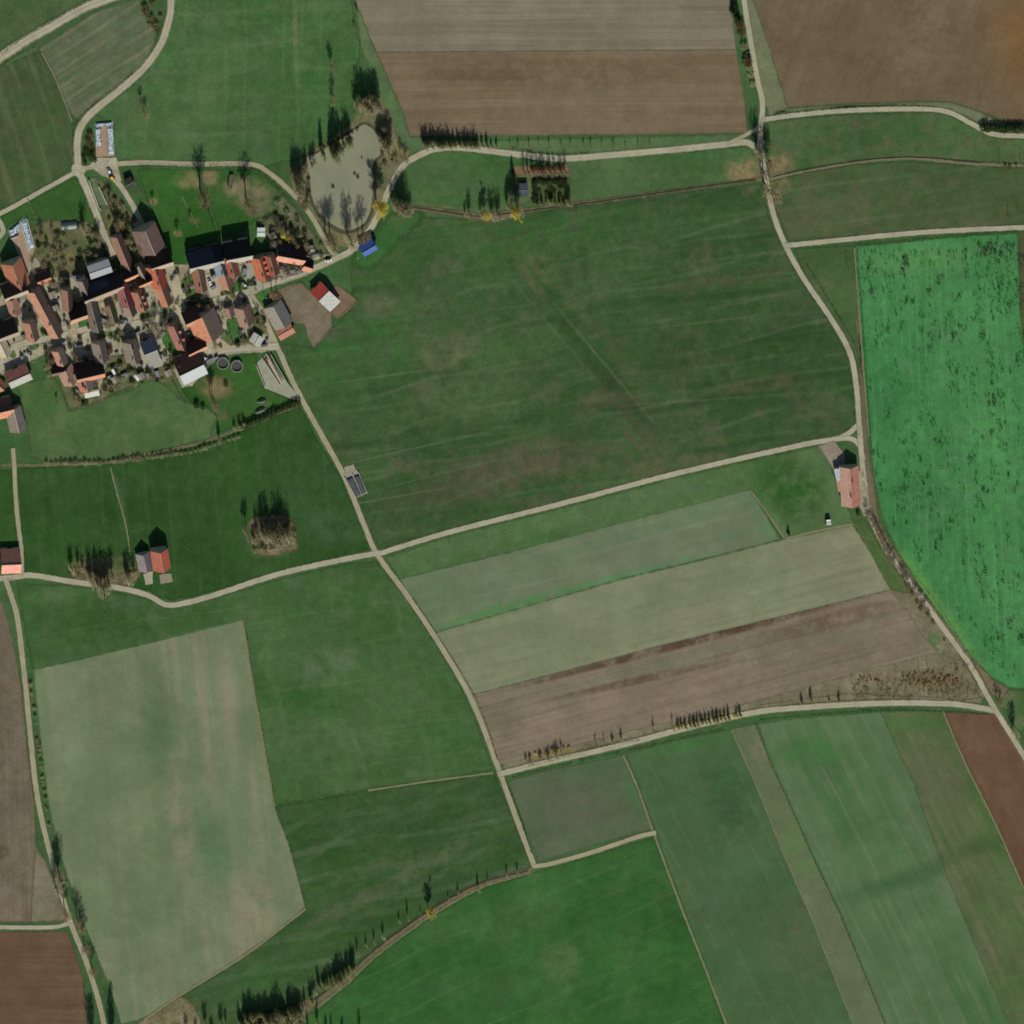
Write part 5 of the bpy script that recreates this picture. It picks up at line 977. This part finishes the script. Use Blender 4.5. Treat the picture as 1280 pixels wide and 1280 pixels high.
trees('bare', [(958,196,15),(950,208,15)], 'bare tree close beside the northern road fork', 'bare trees by the road fork', 0.8)
bushes('green', [(1228+4.2*i, 159+rnd.uniform(-1,1.5), rnd.uniform(2.6,4)) for i in range(13)], 'dark shrub in the hedge row under the eastern plough', 'shrubs under the eastern plough', 1.0)
bushes('dry', [(1256,207,1.8),(1262,209,2),(1270,206,1.4)], 'dry shrub on the brook at the right edge', 'brook shrubs at the right')
for px, py, h in ((1082,638,4.5),(1086,646,3.5),(1090,653,4.5),(1094,661,4.5),(1097,668,4.5),(1101,676,4.5),(1104,683,4.5),(1109,692,5),(1113,698,4.5),(1117,706,4),(1126,718,4.5),(1130,726,5.5),(1133,730,4.5),(1144,740,4.5),(1150,748,4.5),(1156,757,4)): tree('bare', px, py, h*1.3, 'low bare roadside tree in the row below the lone salmon farmhouse', 'roadside row below the farmhouse', 1.4)
bushes('dry', [(1136,733,2),(1140,740,2.4),(1146,752,2),(1152,758,2.2),(1160,768,2.4),(1166,778,1.8),(1180,800,1.4),(1150,762,1.8)], 'dry shrub on the rough bank of the eastern road', 'shrubs on the eastern road bank')
tree('dense', 1265, 910, 16, 'slender dark tree at the right edge below the eastern crossroads', wide=0.8)
trees('bare', [(1245,872,7),(1250,876,6)], 'small bare tree at the eastern crossroads', 'crossroads trees')
l15 = [(657,949,4),(662,949,4),(674,945,4.5),(684,945,5.5),(694,942,6.5)]
trees('dense', l15, 'bushy young tree at the west end of the road-side scrub', 'scrub trees west end', 1.3)
trees('slim', [(701,939,7),(744,928,5),(754,924,4.5),(816,911,7),(840,907,7.5)], 'thin sapling in the scrub along the southern road', 'thin road-side saplings')
trees('dense', [(765,926,5.5),(776,923,6)], 'bushy tree of the pair mid-way along the southern road', 'pair along the southern road', 1.1)
trees('spire', [(847,907,5),(851,906,5),(856,906,6)]+[(862+4.8*i, 904-i*0.9+rnd.uniform(-1,1), rnd.uniform(5,7.5)) for i in range(11)]+[(920,892,5),(924,891,5)], 'dark tree in the thicket beside the southern road', 'southern road thicket', 1.1)
trees('spire', [(1002,877,5),(1013,872,6),(1036,875,3.5),(1048,873,5)], 'small dark tree spaced along the road under the reeds', 'small trees under the reeds', 1.1)
bushes('yellow', [(x, 946-(x-660)*0.235+rnd.uniform(-2,1), rnd.uniform(1.2,2)) for x in range(662,716,7)]+[(x, 906-(x-860)*0.2+rnd.uniform(-1,2), rnd.uniform(1.2,2)) for x in range(846,925,8)], 'yellowish dry shrub under the trees of the southern road', 'yellow shrubs of the southern road', 1.1)
bushes('dry', [(x+rnd.uniform(-2,2), 848+rnd.gauss(0,5), rnd.uniform(0.45,1.0)) for x in range(1126,1200) for _ in (0,)]+[(x+rnd.uniform(-2,2), 848+rnd.gauss(0,2.5), rnd.uniform(.45,.9)) for x in range(1072,1100,2)], 'rusty dry tussock in the reed bed north of the southern road', 'reed bed tussocks', 1.2)
sm = MB()
for px, py in [(x+rnd.uniform(-3,3), 868-(x-1060)*0.02+rnd.uniform(-8,8)) for x in range(1064,1225,2)]+[(rnd.uniform(1176,1222), rnd.uniform(812,866)) for _ in range(40)]+[(rnd.uniform(1062,1215), rnd.gauss(858,7)) for _ in range(90)]:
    x, y = gp(px, py); q_ = rnd.uniform(.5,1.3)
    for _ in range(14): twig(sm, Vector((x+rnd.gauss(0,.5*q_), y+rnd.gauss(0,.5*q_), rnd.uniform(.05,.9)*q_)), Vector((rnd.uniform(-1,1), rnd.uniform(-1,1), rnd.uniform(.1,1))), rnd.uniform(.4,.8)*q_, .3*q_)
tag(sm.build('scrub_growth', M_dry), 'rough brown scrub between the reed bed and the southern road', 'scrub', kind='stuff')
# southern stream
trees('dense', [(633,1092,6),(646,1088,5),(609,1100,5),(597,1108,7.5),(572,1114,5.5),(560,1122,4.5),(525,1140,4.5),(509,1143,8),(498,1149,6),(478,1168,7),(467,1175,7),(457,1180,5),(446,1188,7.5)], 'slender dark tree spaced along the southern stream', 'spaced trees on the southern stream', 0.6)
tree('willow', 535, 1133, 11.5, 'single yellow willow on the southern stream', wide=0.75)
trees('spire', [(398,1230,10),(404,1228,8),(408,1226,9),(413,1224,9),(418,1221,11),(423,1218,11),(428,1214,9),(433,1210,11),(438,1207,10),(441,1203,8)], 'dark spire-shaped tree in the row on the bend of the southern stream', 'spire row on the stream bend', 1.0)
trees('spire', [(298+5.2*i+rnd.uniform(-1.5,1.5), 1276-i*1.1+rnd.uniform(-5,7), rnd.uniform(9,14)) for i in range(15)]+[(310+7*i, 1292+rnd.uniform(-3,3), rnd.uniform(9,13)) for i in range(9)]+[(rnd.uniform(300,374), rnd.uniform(1258,1282), rnd.uniform(7,12)) for _ in range(16)], 'dark spire-shaped tree in the wood at the bottom edge', 'bottom edge wood', 1.15)
trees('dense', [(256,1276,11),(276,1277,9),(282,1278,8),(345,1262,17),(388,1246,9),(380,1252,9),(392,1238,8),(374,1258,11),(232,1282,7),(244,1284,6),(264,1284,8)], 'dark leafless tree beside the bottom edge wood', 'trees beside the bottom wood', 0.8)
trees('dense', [(384,1283,9),(396,1276,11),(407,1284,8),(414,1285,8),(428,1290,9),(449,1284,11),(378,1268,8),(370,1278,9)], 'dark slim tree in the lush meadow at the bottom edge', 'slim trees at the bottom edge', 0.6)
tree('willow', 388, 1248, 6, 'small yellow willow where the stream leaves the wood', wide=0.9)
# west road trees
trees('dense', [(72,1088,20),(68,1102,17)], 'bare roadside tree at the pointed rough-grass corner', 'roadside trees at the rough corner', 0.7)
trees('bare', [(80,1134,13),(95,1142,13),(100,1152,13),(104,1175,14),(114,1206,12)], 'bare roadside tree beside the pale crop field', 'roadside trees by the pale crop', 0.8)
trees('dense', [(139,1292,24),(113,1286,19)], 'tall bare tree at the bottom of the western farm track', 'tall trees at the western track end', 0.75)
bushes('bare', [(36+(y-838)*0.13+rnd.uniform(-1.5,1.5), y+rnd.uniform(-5,5), rnd.uniform(0.9,2.2)) for y in range(850,1040,5) if rnd.random() < .75], 'low dark shrub between western track and pale crop', 'low shrubs on the western track', 1.0)
# copse
trees('bare', [(307,662,17),(303,656,13)], 'bare tree at the western edge of the field copse', 'western copse trees', 0.6)
trees('dense', [(320,664,15),(326,662,19),(332,660,20),(336,666,16),(344,662,19),(350,660,19),(356,662,18),(360,668,13),(329,668,14),(340,668,16),(316,672,9)], 'leafless tree in the middle of the field copse', 'field copse trees', 0.75)
bushes('bare', [(rnd.uniform(316,368), rnd.uniform(655,688), rnd.uniform(1.8,3)) for _ in range(26)], 'dark bare shrub in the undergrowth of the field copse', 'field copse undergrowth', 1.2)
bushes('green', [(325,680,2.6),(330,682,2.4),(350,676,2.6),(355,674,2.6),(340,677,2)], 'dark green shrub on the south side of the field copse', 'green copse shrubs', 1.2)
# row at barns
trees('dense', [(88,706,11),(97,706,9),(103,708,7),(110,716,13),(118,720,16),(126,728,19),(131,727,17),(122,724,15),(114,722,13),(134,722,14),(139,714,14),(160,718,16),(166,713,10),(156,712,9)], 'leafless tree in the row beside the farm track west of the twin barns', 'tree row west of the twin barns', 0.75)
bushes('dry', [(x, 714+rnd.uniform(-3,4), rnd.uniform(1.2,2)) for x in range(88,112,5)]+[(x, 716+rnd.uniform(-3,3), 1.6) for x in range(158,172,5)], 'pale dry shrub at the foot of the tree row by the twin barns', 'dry shrubs by the twin barns', 1.2)
# brook hedge in the west
bushes('bare', [(x, (581 if x < 130 else 581-(x-130)*0.125-max(0,x-240)*0.2)-3, rnd.uniform(1.6,3.2)) for x in range(58,300,6)], 'thorny dark shrub in the hedge along the western brook', 'western brook hedge', 0.9)
trees('dense', [(273,546,7.5),(292,533,6),(299,531,6),(304,528,5)], 'small dark tree in the western brook hedge', 'small brook hedge trees', 1.0)
bushes('green', [(x, 536.5-(x-300)*0.44-3, rnd.uniform(2,3.4)) for x in range(302,374,5)], 'dark green shrub at the east end of the brook hedge', 'green brook hedge end', 1.0)
bushes('green', [(245,505,3),(253,508,2.4),(282,480,2.4)], 'round dark shrub in the farm pasture', 'shrubs in the farm pasture')
tree('cone', 985, 665, 4, 'tiny lone conifer at the lawn corner by the pale strip', wide=1.3); bush('green', 1072, 641, 2, 'round dark shrub at the south wall of the lone farmhouse')
# gardens
def scatter(poly, n):
    xs = [p[0] for p in poly]; ys = [p[1] for p in poly]; out = []
    while len(out) < n:
        x, y = rnd.uniform(min(xs), max(xs)), rnd.uniform(min(ys), max(ys)); c = False
        for i in range(len(poly)):
            (x1,y1),(x2,y2) = poly[i], poly[i-1]
            if (y1 > y) != (y2 > y) and x < (x2-x1)*(y-y1)/(y2-y1)+x1: c = not c
        if c: out.append((x, y))
    return out
G1 = [(42,288),(100,278),(122,288),(136,318),(120,330),(60,338),(48,322)]; G2 = [(128,232),(146,248),(166,280),(180,300),(172,318),(150,305),(136,275)]; G3 = [(338,252),(352,250),(370,268),(392,302),(372,308),(345,295),(328,280)]; G4 = [(80,482),(104,502),(126,494),(134,460),(158,448),(166,464),(205,460),(215,474),(150,484),(100,506)]
for G, nm, n1, n2, n3 in ((G1,'north-west cottage gardens',36,20,8), (G2,'lane-side garden thicket',24,20,7), (G3,'east farm garden',16,8,5), (G4,'southern village gardens',24,12,3)):
    bushes('bare', [(x,y,rnd.uniform(1.6,3)) for x,y in scatter(G,n1)], 'leafless brown shrub in the '+nm, 'leafless shrubs in the '+nm, 1.1)
    bushes('green', [(x,y,rnd.uniform(1.4,2.6)) for x,y in scatter(G,n2)], 'evergreen shrub in the '+nm, 'evergreen shrubs in the '+nm, 1.1)
    trees('bare', [(x,y,rnd.uniform(5,8)) for x,y in scatter(G,n3)], 'small bare garden tree in the '+nm, 'garden trees in the '+nm, 1.0)
bushes('green', [(x,y,rnd.uniform(1.3,2.4)) for x,y in ((240,378),(246,380),(252,377),(234,380),(258,376),(58,416),(111,408),(136,398),(140,404),(300,352),(306,358),(314,354),(330,400),(322,396),(312,416),(306,420),(318,412),(371,330),(364,332),(376,334),(358,336),(369,325),(124,424),(130,420),(150,420),(206,390),(200,380),(184,396),(178,398),(240,412),(214,452),(206,442),(224,448),(302,424),(297,430),(216,420))], 'clipped garden shrub in a village courtyard', 'courtyard shrubs', 1.1)
trees('bare', [(x,y,h) for x,y,h in ((58,378,6),(66,352,7),(52,350,6),(74,346,7),(110,345,5),(134,398,5),(150,412,6),(178,402,6),(186,408,7),(206,402,6),(232,356,5),(246,378,6),(258,380,6),(282,370,5),(300,366,6),(318,358,5),(322,392,6),(330,406,6),(300,420,6),(284,424,5),(214,458,6),(222,452,6),(154,452,6),(136,446,6),(64,446,8),(58,452,8),(60,462,7),(70,500,5),(92,496,6),(98,500,5),(376,330,5),(366,326,5),(340,300,7),(348,298,6),(24,340,6),(40,334,6))], 'small bare tree standing in a village courtyard or between houses', 'courtyard trees', 0.95)
bushes('bare', [(rnd.uniform(a,b), rnd.uniform(c,d), rnd.uniform(1.3,2.6)) for a,b,c,d,k in ((60,80,346,362,9),(44,58,340,352,6),(132,142,402,412,5),(176,192,396,410,8),(200,212,392,408,6),(228,264,374,384,12),(280,300,366,374,6),(314,332,386,412,9),(296,318,420,432,9),(206,222,446,462,8),(56,66,436,470,9),(350,378,330,342,9),(384,404,306,322,9),(90,104,490,506,8)) for _ in range(k)], 'leafless shrub in a village courtyard or between houses', 'leafless courtyard shrubs', 1.1)
VIL = [(4,380),(22,352),(46,342),(62,348),(110,350),(150,346),(184,334),(214,336),(240,342),(330,326),(380,330),(386,338),(350,352),(316,364),(330,392),(342,424),(300,436),(266,440),(246,470),(226,476),(210,452),(182,464),(160,460),(140,470),(104,498),(92,490),(70,452),(40,446),(10,458)]
STREET = [p for nm, q, w_, m_ in roads for p in catmull(q, 3)]
def free(x, y, rad):
    g = Vector(gp(x, y))
    for a, b, hw in FOOT:
        d = b-a; L = d.length; d = d/L; r_ = g-a; u = r_.dot(d)
        if -1.5 < u < L+1.5 and abs(r_.x*d.y-r_.y*d.x) < hw: return False
    return all((x-p[0])**2+(y-p[1])**2 > rad*rad for p in STREET)
sc_ = [p for p in scatter(VIL, 900) if free(p[0], p[1], 6)]
bushes('bare', [(x,y,rnd.uniform(1,2.2)) for x,y in sc_[:20]], 'leafless shrub in a village courtyard or between houses', 'leafless courtyard shrubs', 1.2)
bushes('green', [(x,y,rnd.uniform(1,2.0)) for x,y in sc_[20:95]], 'clipped garden shrub in a village courtyard', 'courtyard shrubs', 1.1)
trees('bare', [(x,y,rnd.uniform(4,7)) for x,y in sc_[95:115]], 'small bare tree standing in a village courtyard or between houses', 'courtyard trees', 1.0)
for x, y in sc_[115:150]:
    o = copy_tree(wp); o.location = gp(x, y)+(0.22,); o.rotation_euler = (0,0,rnd.uniform(0,3)); o.scale = (rnd.uniform(.5,1.0),)*3; tag(o, 'covered stack of logs in a village yard or garden', 'wood pile', 'wood piles in the village')
bushes('green', [(365,292,3.4),(372,290,2.4)], 'dark shrub behind the yellow willow in the eastern farm', 'shrubs behind the farm willow')
trees('willow', [(352,290,6.5),(357,293,6)], 'small yellow-green tree behind the pink-edged barn', 'yellow-green farm trees', 0.9)
bushes('russet', [(136,437,3.2),(131,436,3),(112,168,2.6),(110,176,2.4),(114,182,2)], 'russet shrub beside a village entrance or garden', 'russet village shrubs', 1.2)
bushes('green', [(108,190,3),(113,196,3),(116,190,2.4),(118,200,2),(104,196,2.2),(106,203,2)], 'evergreen shrub on the grass wedge beside the tarp silo', 'shrubs beside the tarp silo')
bushes('russet', [(664+3.6*i, 210+rnd.uniform(-1,1.5), rnd.uniform(1.5,2.4)) for i in range(12)], 'russet beech shrub in the row at the orchard north edge', 'beech row at the orchard', 1.0)
bushes('dry', [(180,8,2.4),(182,15,2.8),(188,22,2.6),(194,31,2.8),(197,38,2),(200,20,1.8),(190,4,2.2),(186,30,1.6)], 'dry shrub on the rough wedge between the north-west roads', 'shrubs between the north-west roads', 1.3)
bushes('dry', [(rnd.uniform(374,386), rnd.uniform(200,262), rnd.uniform(1.2,2.2)) for _ in range(16)]+[(rnd.uniform(474,492), rnd.uniform(150,205), rnd.uniform(1,2)) for _ in range(18)]+[(404+6*i, 184-i*3.2, 1.4) for i in range(8)], 'dry reedy shrub on the pond shore', 'pond shore shrubs', 1.2)
bushes('green', [(447,221,1.4),(416,233,1.4),(443,217,1.2),(452,197,0.8)], 'small dark waterside shrub rising from the pond', 'shrubs rising from the pond')
# hedges along roads: one mesh each
def hedge(pts, w, h, mat, label, name='hedge', dens=9.0):
    c = gp(*pts[0]); P = catmull(pts, 1.0); m = MB(); tot = sum(math.hypot(a[0]-b[0], a[1]-b[1]) for a, b in zip(P, P[1:]))*U
    for k in range(int(tot*dens)):
        i = rnd.randrange(len(P)-1); t = rnd.random(); x, y = P[i][0]+(P[i+1][0]-P[i][0])*t, P[i][1]+(P[i+1][1]-P[i][1])*t
        gx, gy = gp(x, y); hh = h*(0.75+0.25*math.sin(x*0.9)+0.15*math.sin(y*1.7))
        p = Vector((gx-c[0]+rnd.gauss(0, w*0.3), gy-c[1]+rnd.gauss(0, w*0.3), hh*rnd.random()*0.9)); twig(m, p, Vector((rnd.uniform(-1,1), rnd.uniform(-1,1), rnd.uniform(.1,1))), rnd.uniform(.3,.6), .3)
    o = m.build(name, mat); o.location = c+(0,); return tag(o, label, 'hedge')
hedge([(174,207.5),(210,208),(255,207.5)], 0.9, 1.8, M_ever, 'dark clipped hedge south of the paddock track, west stretch')
hedge([(262,206.5),(305,209),(318,212),(334,222),(352,240),(370,262),(384,282),(396,300)], 0.9, 1.8, M_ever, 'dark hedge curving along the paddock track down to the village', dens=8)
hedge([(247,212),(256,245),(266,278),(271,294)], 0.6, 1.6, M_ever, 'thin dark hedge dividing the two paddocks')
hedge([(34,248),(42,266),(50,284)], 0.4, 1.2, M_twigd, 'thin hedge line from the lane to the tyre-covered silo')
hedge([(113,262),(122,285),(132,306)], 0.6, 1.3, M_ever, 'clipped hedge along the west side of the village lane')
hedge([(168,226),(182,250),(196,280)], 0.5, 1.3, M_twigd, 'bare hedge between yard lane and paddock')
hedge([(229,360),(236,378),(244,388)], 0.7, 1.4, M_ever, 'dark hedge beside the gravel drive')
hedge([(316,376),(326,398),(335,420)], 0.6, 1.4, M_ever, 'garden hedge beside the farm track opposite the grey barn')
hedge([(285,404),(291,428),(306,432)], 0.7, 1.5, M_ever, 'hedge round the garden of the pinkish-brown house')
hedge([(215,472),(222,488),(232,505)], 0.7, 1.2, M_rus, 'russet hedge west of the white corrugated barn')
fence([(20,376),(30,410)], 'yard fence beside the small pinkish house', 1.3)
fence([(112,380),(124,420)], 'yard fence along the long dark grey house', 1.2)
fence([(146,370),(160,412)], 'yard fence west of the maroon-roofed house', 1.2)
fence([(254,342),(262,374)], 'yard fence east of the slim brown-orange house', 1.2)
fence([(296,326),(306,362)], 'yard fence west of the grey concrete courtyard', 1.2)
fence([(204,408),(222,448)], 'garden fence west of the rose-red house', 1.2)
hedge([(34,438),(50,431),(64,427)], 0.8, 1.4, M_ever, 'dark hedge along the south side of the main street')
hedge([(0,70),(26,57),(44,59)], 0.5, 0.1, M_dry, 'dry verge growth beside the north-west road bridge', dens=2)
hedge([(6,80),(24,70),(44,60)], 1.0, 2.6, M_twigd, 'bare hedge on the verge of the north-west road')
hedge([(1074,308),(1130,302),(1180,297),(1240,292),(1270,290)], 1.4, 1.5, M_ever, 'rough green hedge along the north edge of the bright green field')
for i, (p, lab) in enumerate((([(640,971),(680,962),(716,953)],'low hedge standing for the ditch shadow south of the southern road, first stretch from the west'), ([(725,951),(775,940)],'low hedge standing for the ditch shadow south of the southern road, second stretch from the west'), ([(785,938),(842,925)],'low hedge standing for the ditch shadow south of the southern road, third stretch from the west'), ([(850,923),(904,912)],'low hedge standing for the ditch shadow south of the southern road, fourth stretch from the west'), ([(950,900),(1050,891),(1130,888),(1235,893)],'low hedge standing for the ditch shadow along the top of the eastern crop fields'),
   ([(968,144),(1000,140)],'short low hedge standing for the verge shadow under the eastern plough, nearest the road fork'), ([(1006,139),(1070,134)],'longer low hedge standing for the verge shadow under the eastern plough, second from the road fork'), ([(1076,133.5),(1120,132)],'low hedge standing for the verge shadow under the eastern plough, third from the road fork'), ([(1128,132),(1172,134)],'low hedge standing for the verge shadow under the eastern plough, fourth from the road fork'),
   ([(2,68),(30,47),(60,30),(100,7),(125,-4)],'added low hedge along the upper side of the north-west road'), ([(92,170),(94,155),(110,137),(140,112),(166,92)],'added low hedge on the outer side of the north-west road bend'), ([(632,975),(650,1020),(664,1066)],'low hedge standing for the verge shadow beside the southern farm track'),
   ([(640,185),(690,192),(735,191)],'added low hedge above the farm road by the young tree row'), ([(944,905),(962,952),(995,1024),(1018,1077),(1048,1139),(1071,1195),(1106,1280)],'added thin dark scrub line dividing the south-eastern fields'), ([(309,800),(322,880),(334,950),(343,1005)],'added thin scrub line on the east edge of the pale crop field'), ([(516,746+2),(556,808),(598,880),(622,950)],'added faint low hedge beside the central farm track'), ([(1088,648),(1130,702),(1180,768),(1232,855)],'low scrubby hedge along the east side of the eastern road'), ([(1008,330),(1040,382),(1068,430),(1078,470)],'low grass hedge on the outside of the eastern road bend'), ([(660,958),(700,948),(760,932),(800,925)],'scrubby hedge at the foot of the pink plough'), ([(950,882),(1060,868),(1100,870),(1160,872),(1200,876),(1228,872)],'scrubby hedge below the reed bed'))):
    hedge(p, 0.45, 0.7, M_twigd if 'scrub' in lab else M_ever, lab, 'shadow_line_hedge', 7)  # low growth added to cast the dark lines of roadside ditches and banks
# taller clumps of the green crop: nobody could count them
m = MB()
def clump(px, py, s):
    x, y = gp(px, py)
    for _ in range(9):
        p = Vector((x+rnd.gauss(0, .38*s), y+rnd.gauss(0, .38*s), rnd.uniform(.2, 1.15)*s)); twig(m, p, Vector((rnd.uniform(-1,1), rnd.uniform(-1,1), rnd.uniform(.2,1))), rnd.uniform(.4,.9)*s, .45*s)
def inlush(x, y):
    if y < 312 or y > 850: return False
    xl = 1071+(y-307)*0.07 if y < 600 else (1093+(y-600)*0.2 if y < 640 else 1101+(y-640)*0.72)
    return xl+3 < x < 1300
cent = []
while len(cent) < 340:
    x, y = 1075+11*rnd.randrange(20)+rnd.gauss(0,2.5), 300+550*rnd.random()**0.95
    if inlush(x, y): cent.append((x, y))
for (cx_, cy_) in cent:
    for _ in range(rnd.choice((1,2,3,5,8))):
        x, y = cx_+rnd.gauss(0,2.6), cy_+rnd.gauss(0,4.5)
        if inlush(x, y): clump(x, y, rnd.uniform(.5,1.05))
for _ in range(150):
    x, y = rnd.uniform(1072,1275), 300+abs(rnd.gauss(0,18))
    if inlush(x, y): clump(x, y, rnd.uniform(.6,1.2))
for _ in range(110):
    x, y = rnd.gauss(1252,14), rnd.gauss(360,16)
    if inlush(x, y): clump(x, y, rnd.uniform(.5,1))
for k in range(90): clump(1071.5+k*2.9*0.07, 310+k*2.9, rnd.uniform(.6,.9))
o = m.build('tall_crop_clumps', leaf_mat('tall_crop', (40,88,46), (54,104,54))); tag(o, 'scattered dark taller clumps of crop in the bright green field', 'crop', kind='stuff')
m = MB()
for cx_, cy_, sx, sy, n_ in ((1131,328,3,8,26),(1236,310,9,5,46),(1262,311,5,4,18),(1090,366,4,5,12),(1264,380,4,3,8)):
    for _ in range(n_): clump(cx_+rnd.gauss(0,sx), cy_+rnd.gauss(0,sy), rnd.uniform(.7,1.2))
o = m.build('dead_crop_clumps', leaf_mat('dead_crop', (118,112,86), (104,96,74))); tag(o, 'greyish dead clumps of crop near the top of the bright green field', 'crop', kind='stuff')

# drop prototypes never used
for pool in (PROT, BUSH):
    for arr in pool.values():
        for p in arr:
            if p.name not in used:
                for ch in list(p.children): bpy.data.objects.remove(ch)
                bpy.data.objects.remove(p)

# ================================================================== LIGHT, CAMERA
w = bpy.data.worlds.new('World'); S.world = w; w.use_nodes = True
nt = w.node_tree; bg = nt.nodes['Background']; sky = nt.nodes.new('ShaderNodeTexSky'); sky.sky_type = 'NISHITA'; sky.sun_disc = False
ELEV = math.atan2(1, 1.281); AZ = R(177.3)
sky.sun_elevation = ELEV; sky.sun_rotation = AZ; sky.air_density = 1.0; sky.dust_density = 1.0
nt.links.new(sky.outputs['Color'], bg.inputs['Color']); bg.inputs['Strength'].default_value = 0.06
sd = bpy.data.lights.new('sun', 'SUN'); sd.energy = 4.0; sd.angle = R(0.5); sd.color = (1.0, 0.95, 0.87)
so = bpy.data.objects.new('sun', sd); COL.objects.link(so)
to_sun = Vector((math.sin(AZ)*math.cos(ELEV), math.cos(AZ)*math.cos(ELEV), math.sin(ELEV)))
so.rotation_euler = to_sun.to_track_quat('Z', 'Y').to_euler()
cd = bpy.data.cameras.new('camera'); cam = bpy.data.objects.new('camera', cd); COL.objects.link(cam)
cam.location = (CX, CY, H); cam.rotation_euler = (0, 0, 0)
cd.sensor_width = 36; cd.lens = 36*H/(1280*U); cd.shift_x = -CX/(1280*U); cd.shift_y = -CY/(1280*U)
cd.clip_start = 10; cd.clip_end = 30000
S.camera = cam
S.render.resolution_x = S.render.resolution_y = 1024
S.view_settings.view_transform = 'Standard'; S.view_settings.look = 'None'; S.view_settings.exposure = 0.15; S.view_settings.gamma = 1.0
S.render.engine = 'CYCLES'
S.cycles.filter_width = 1.7
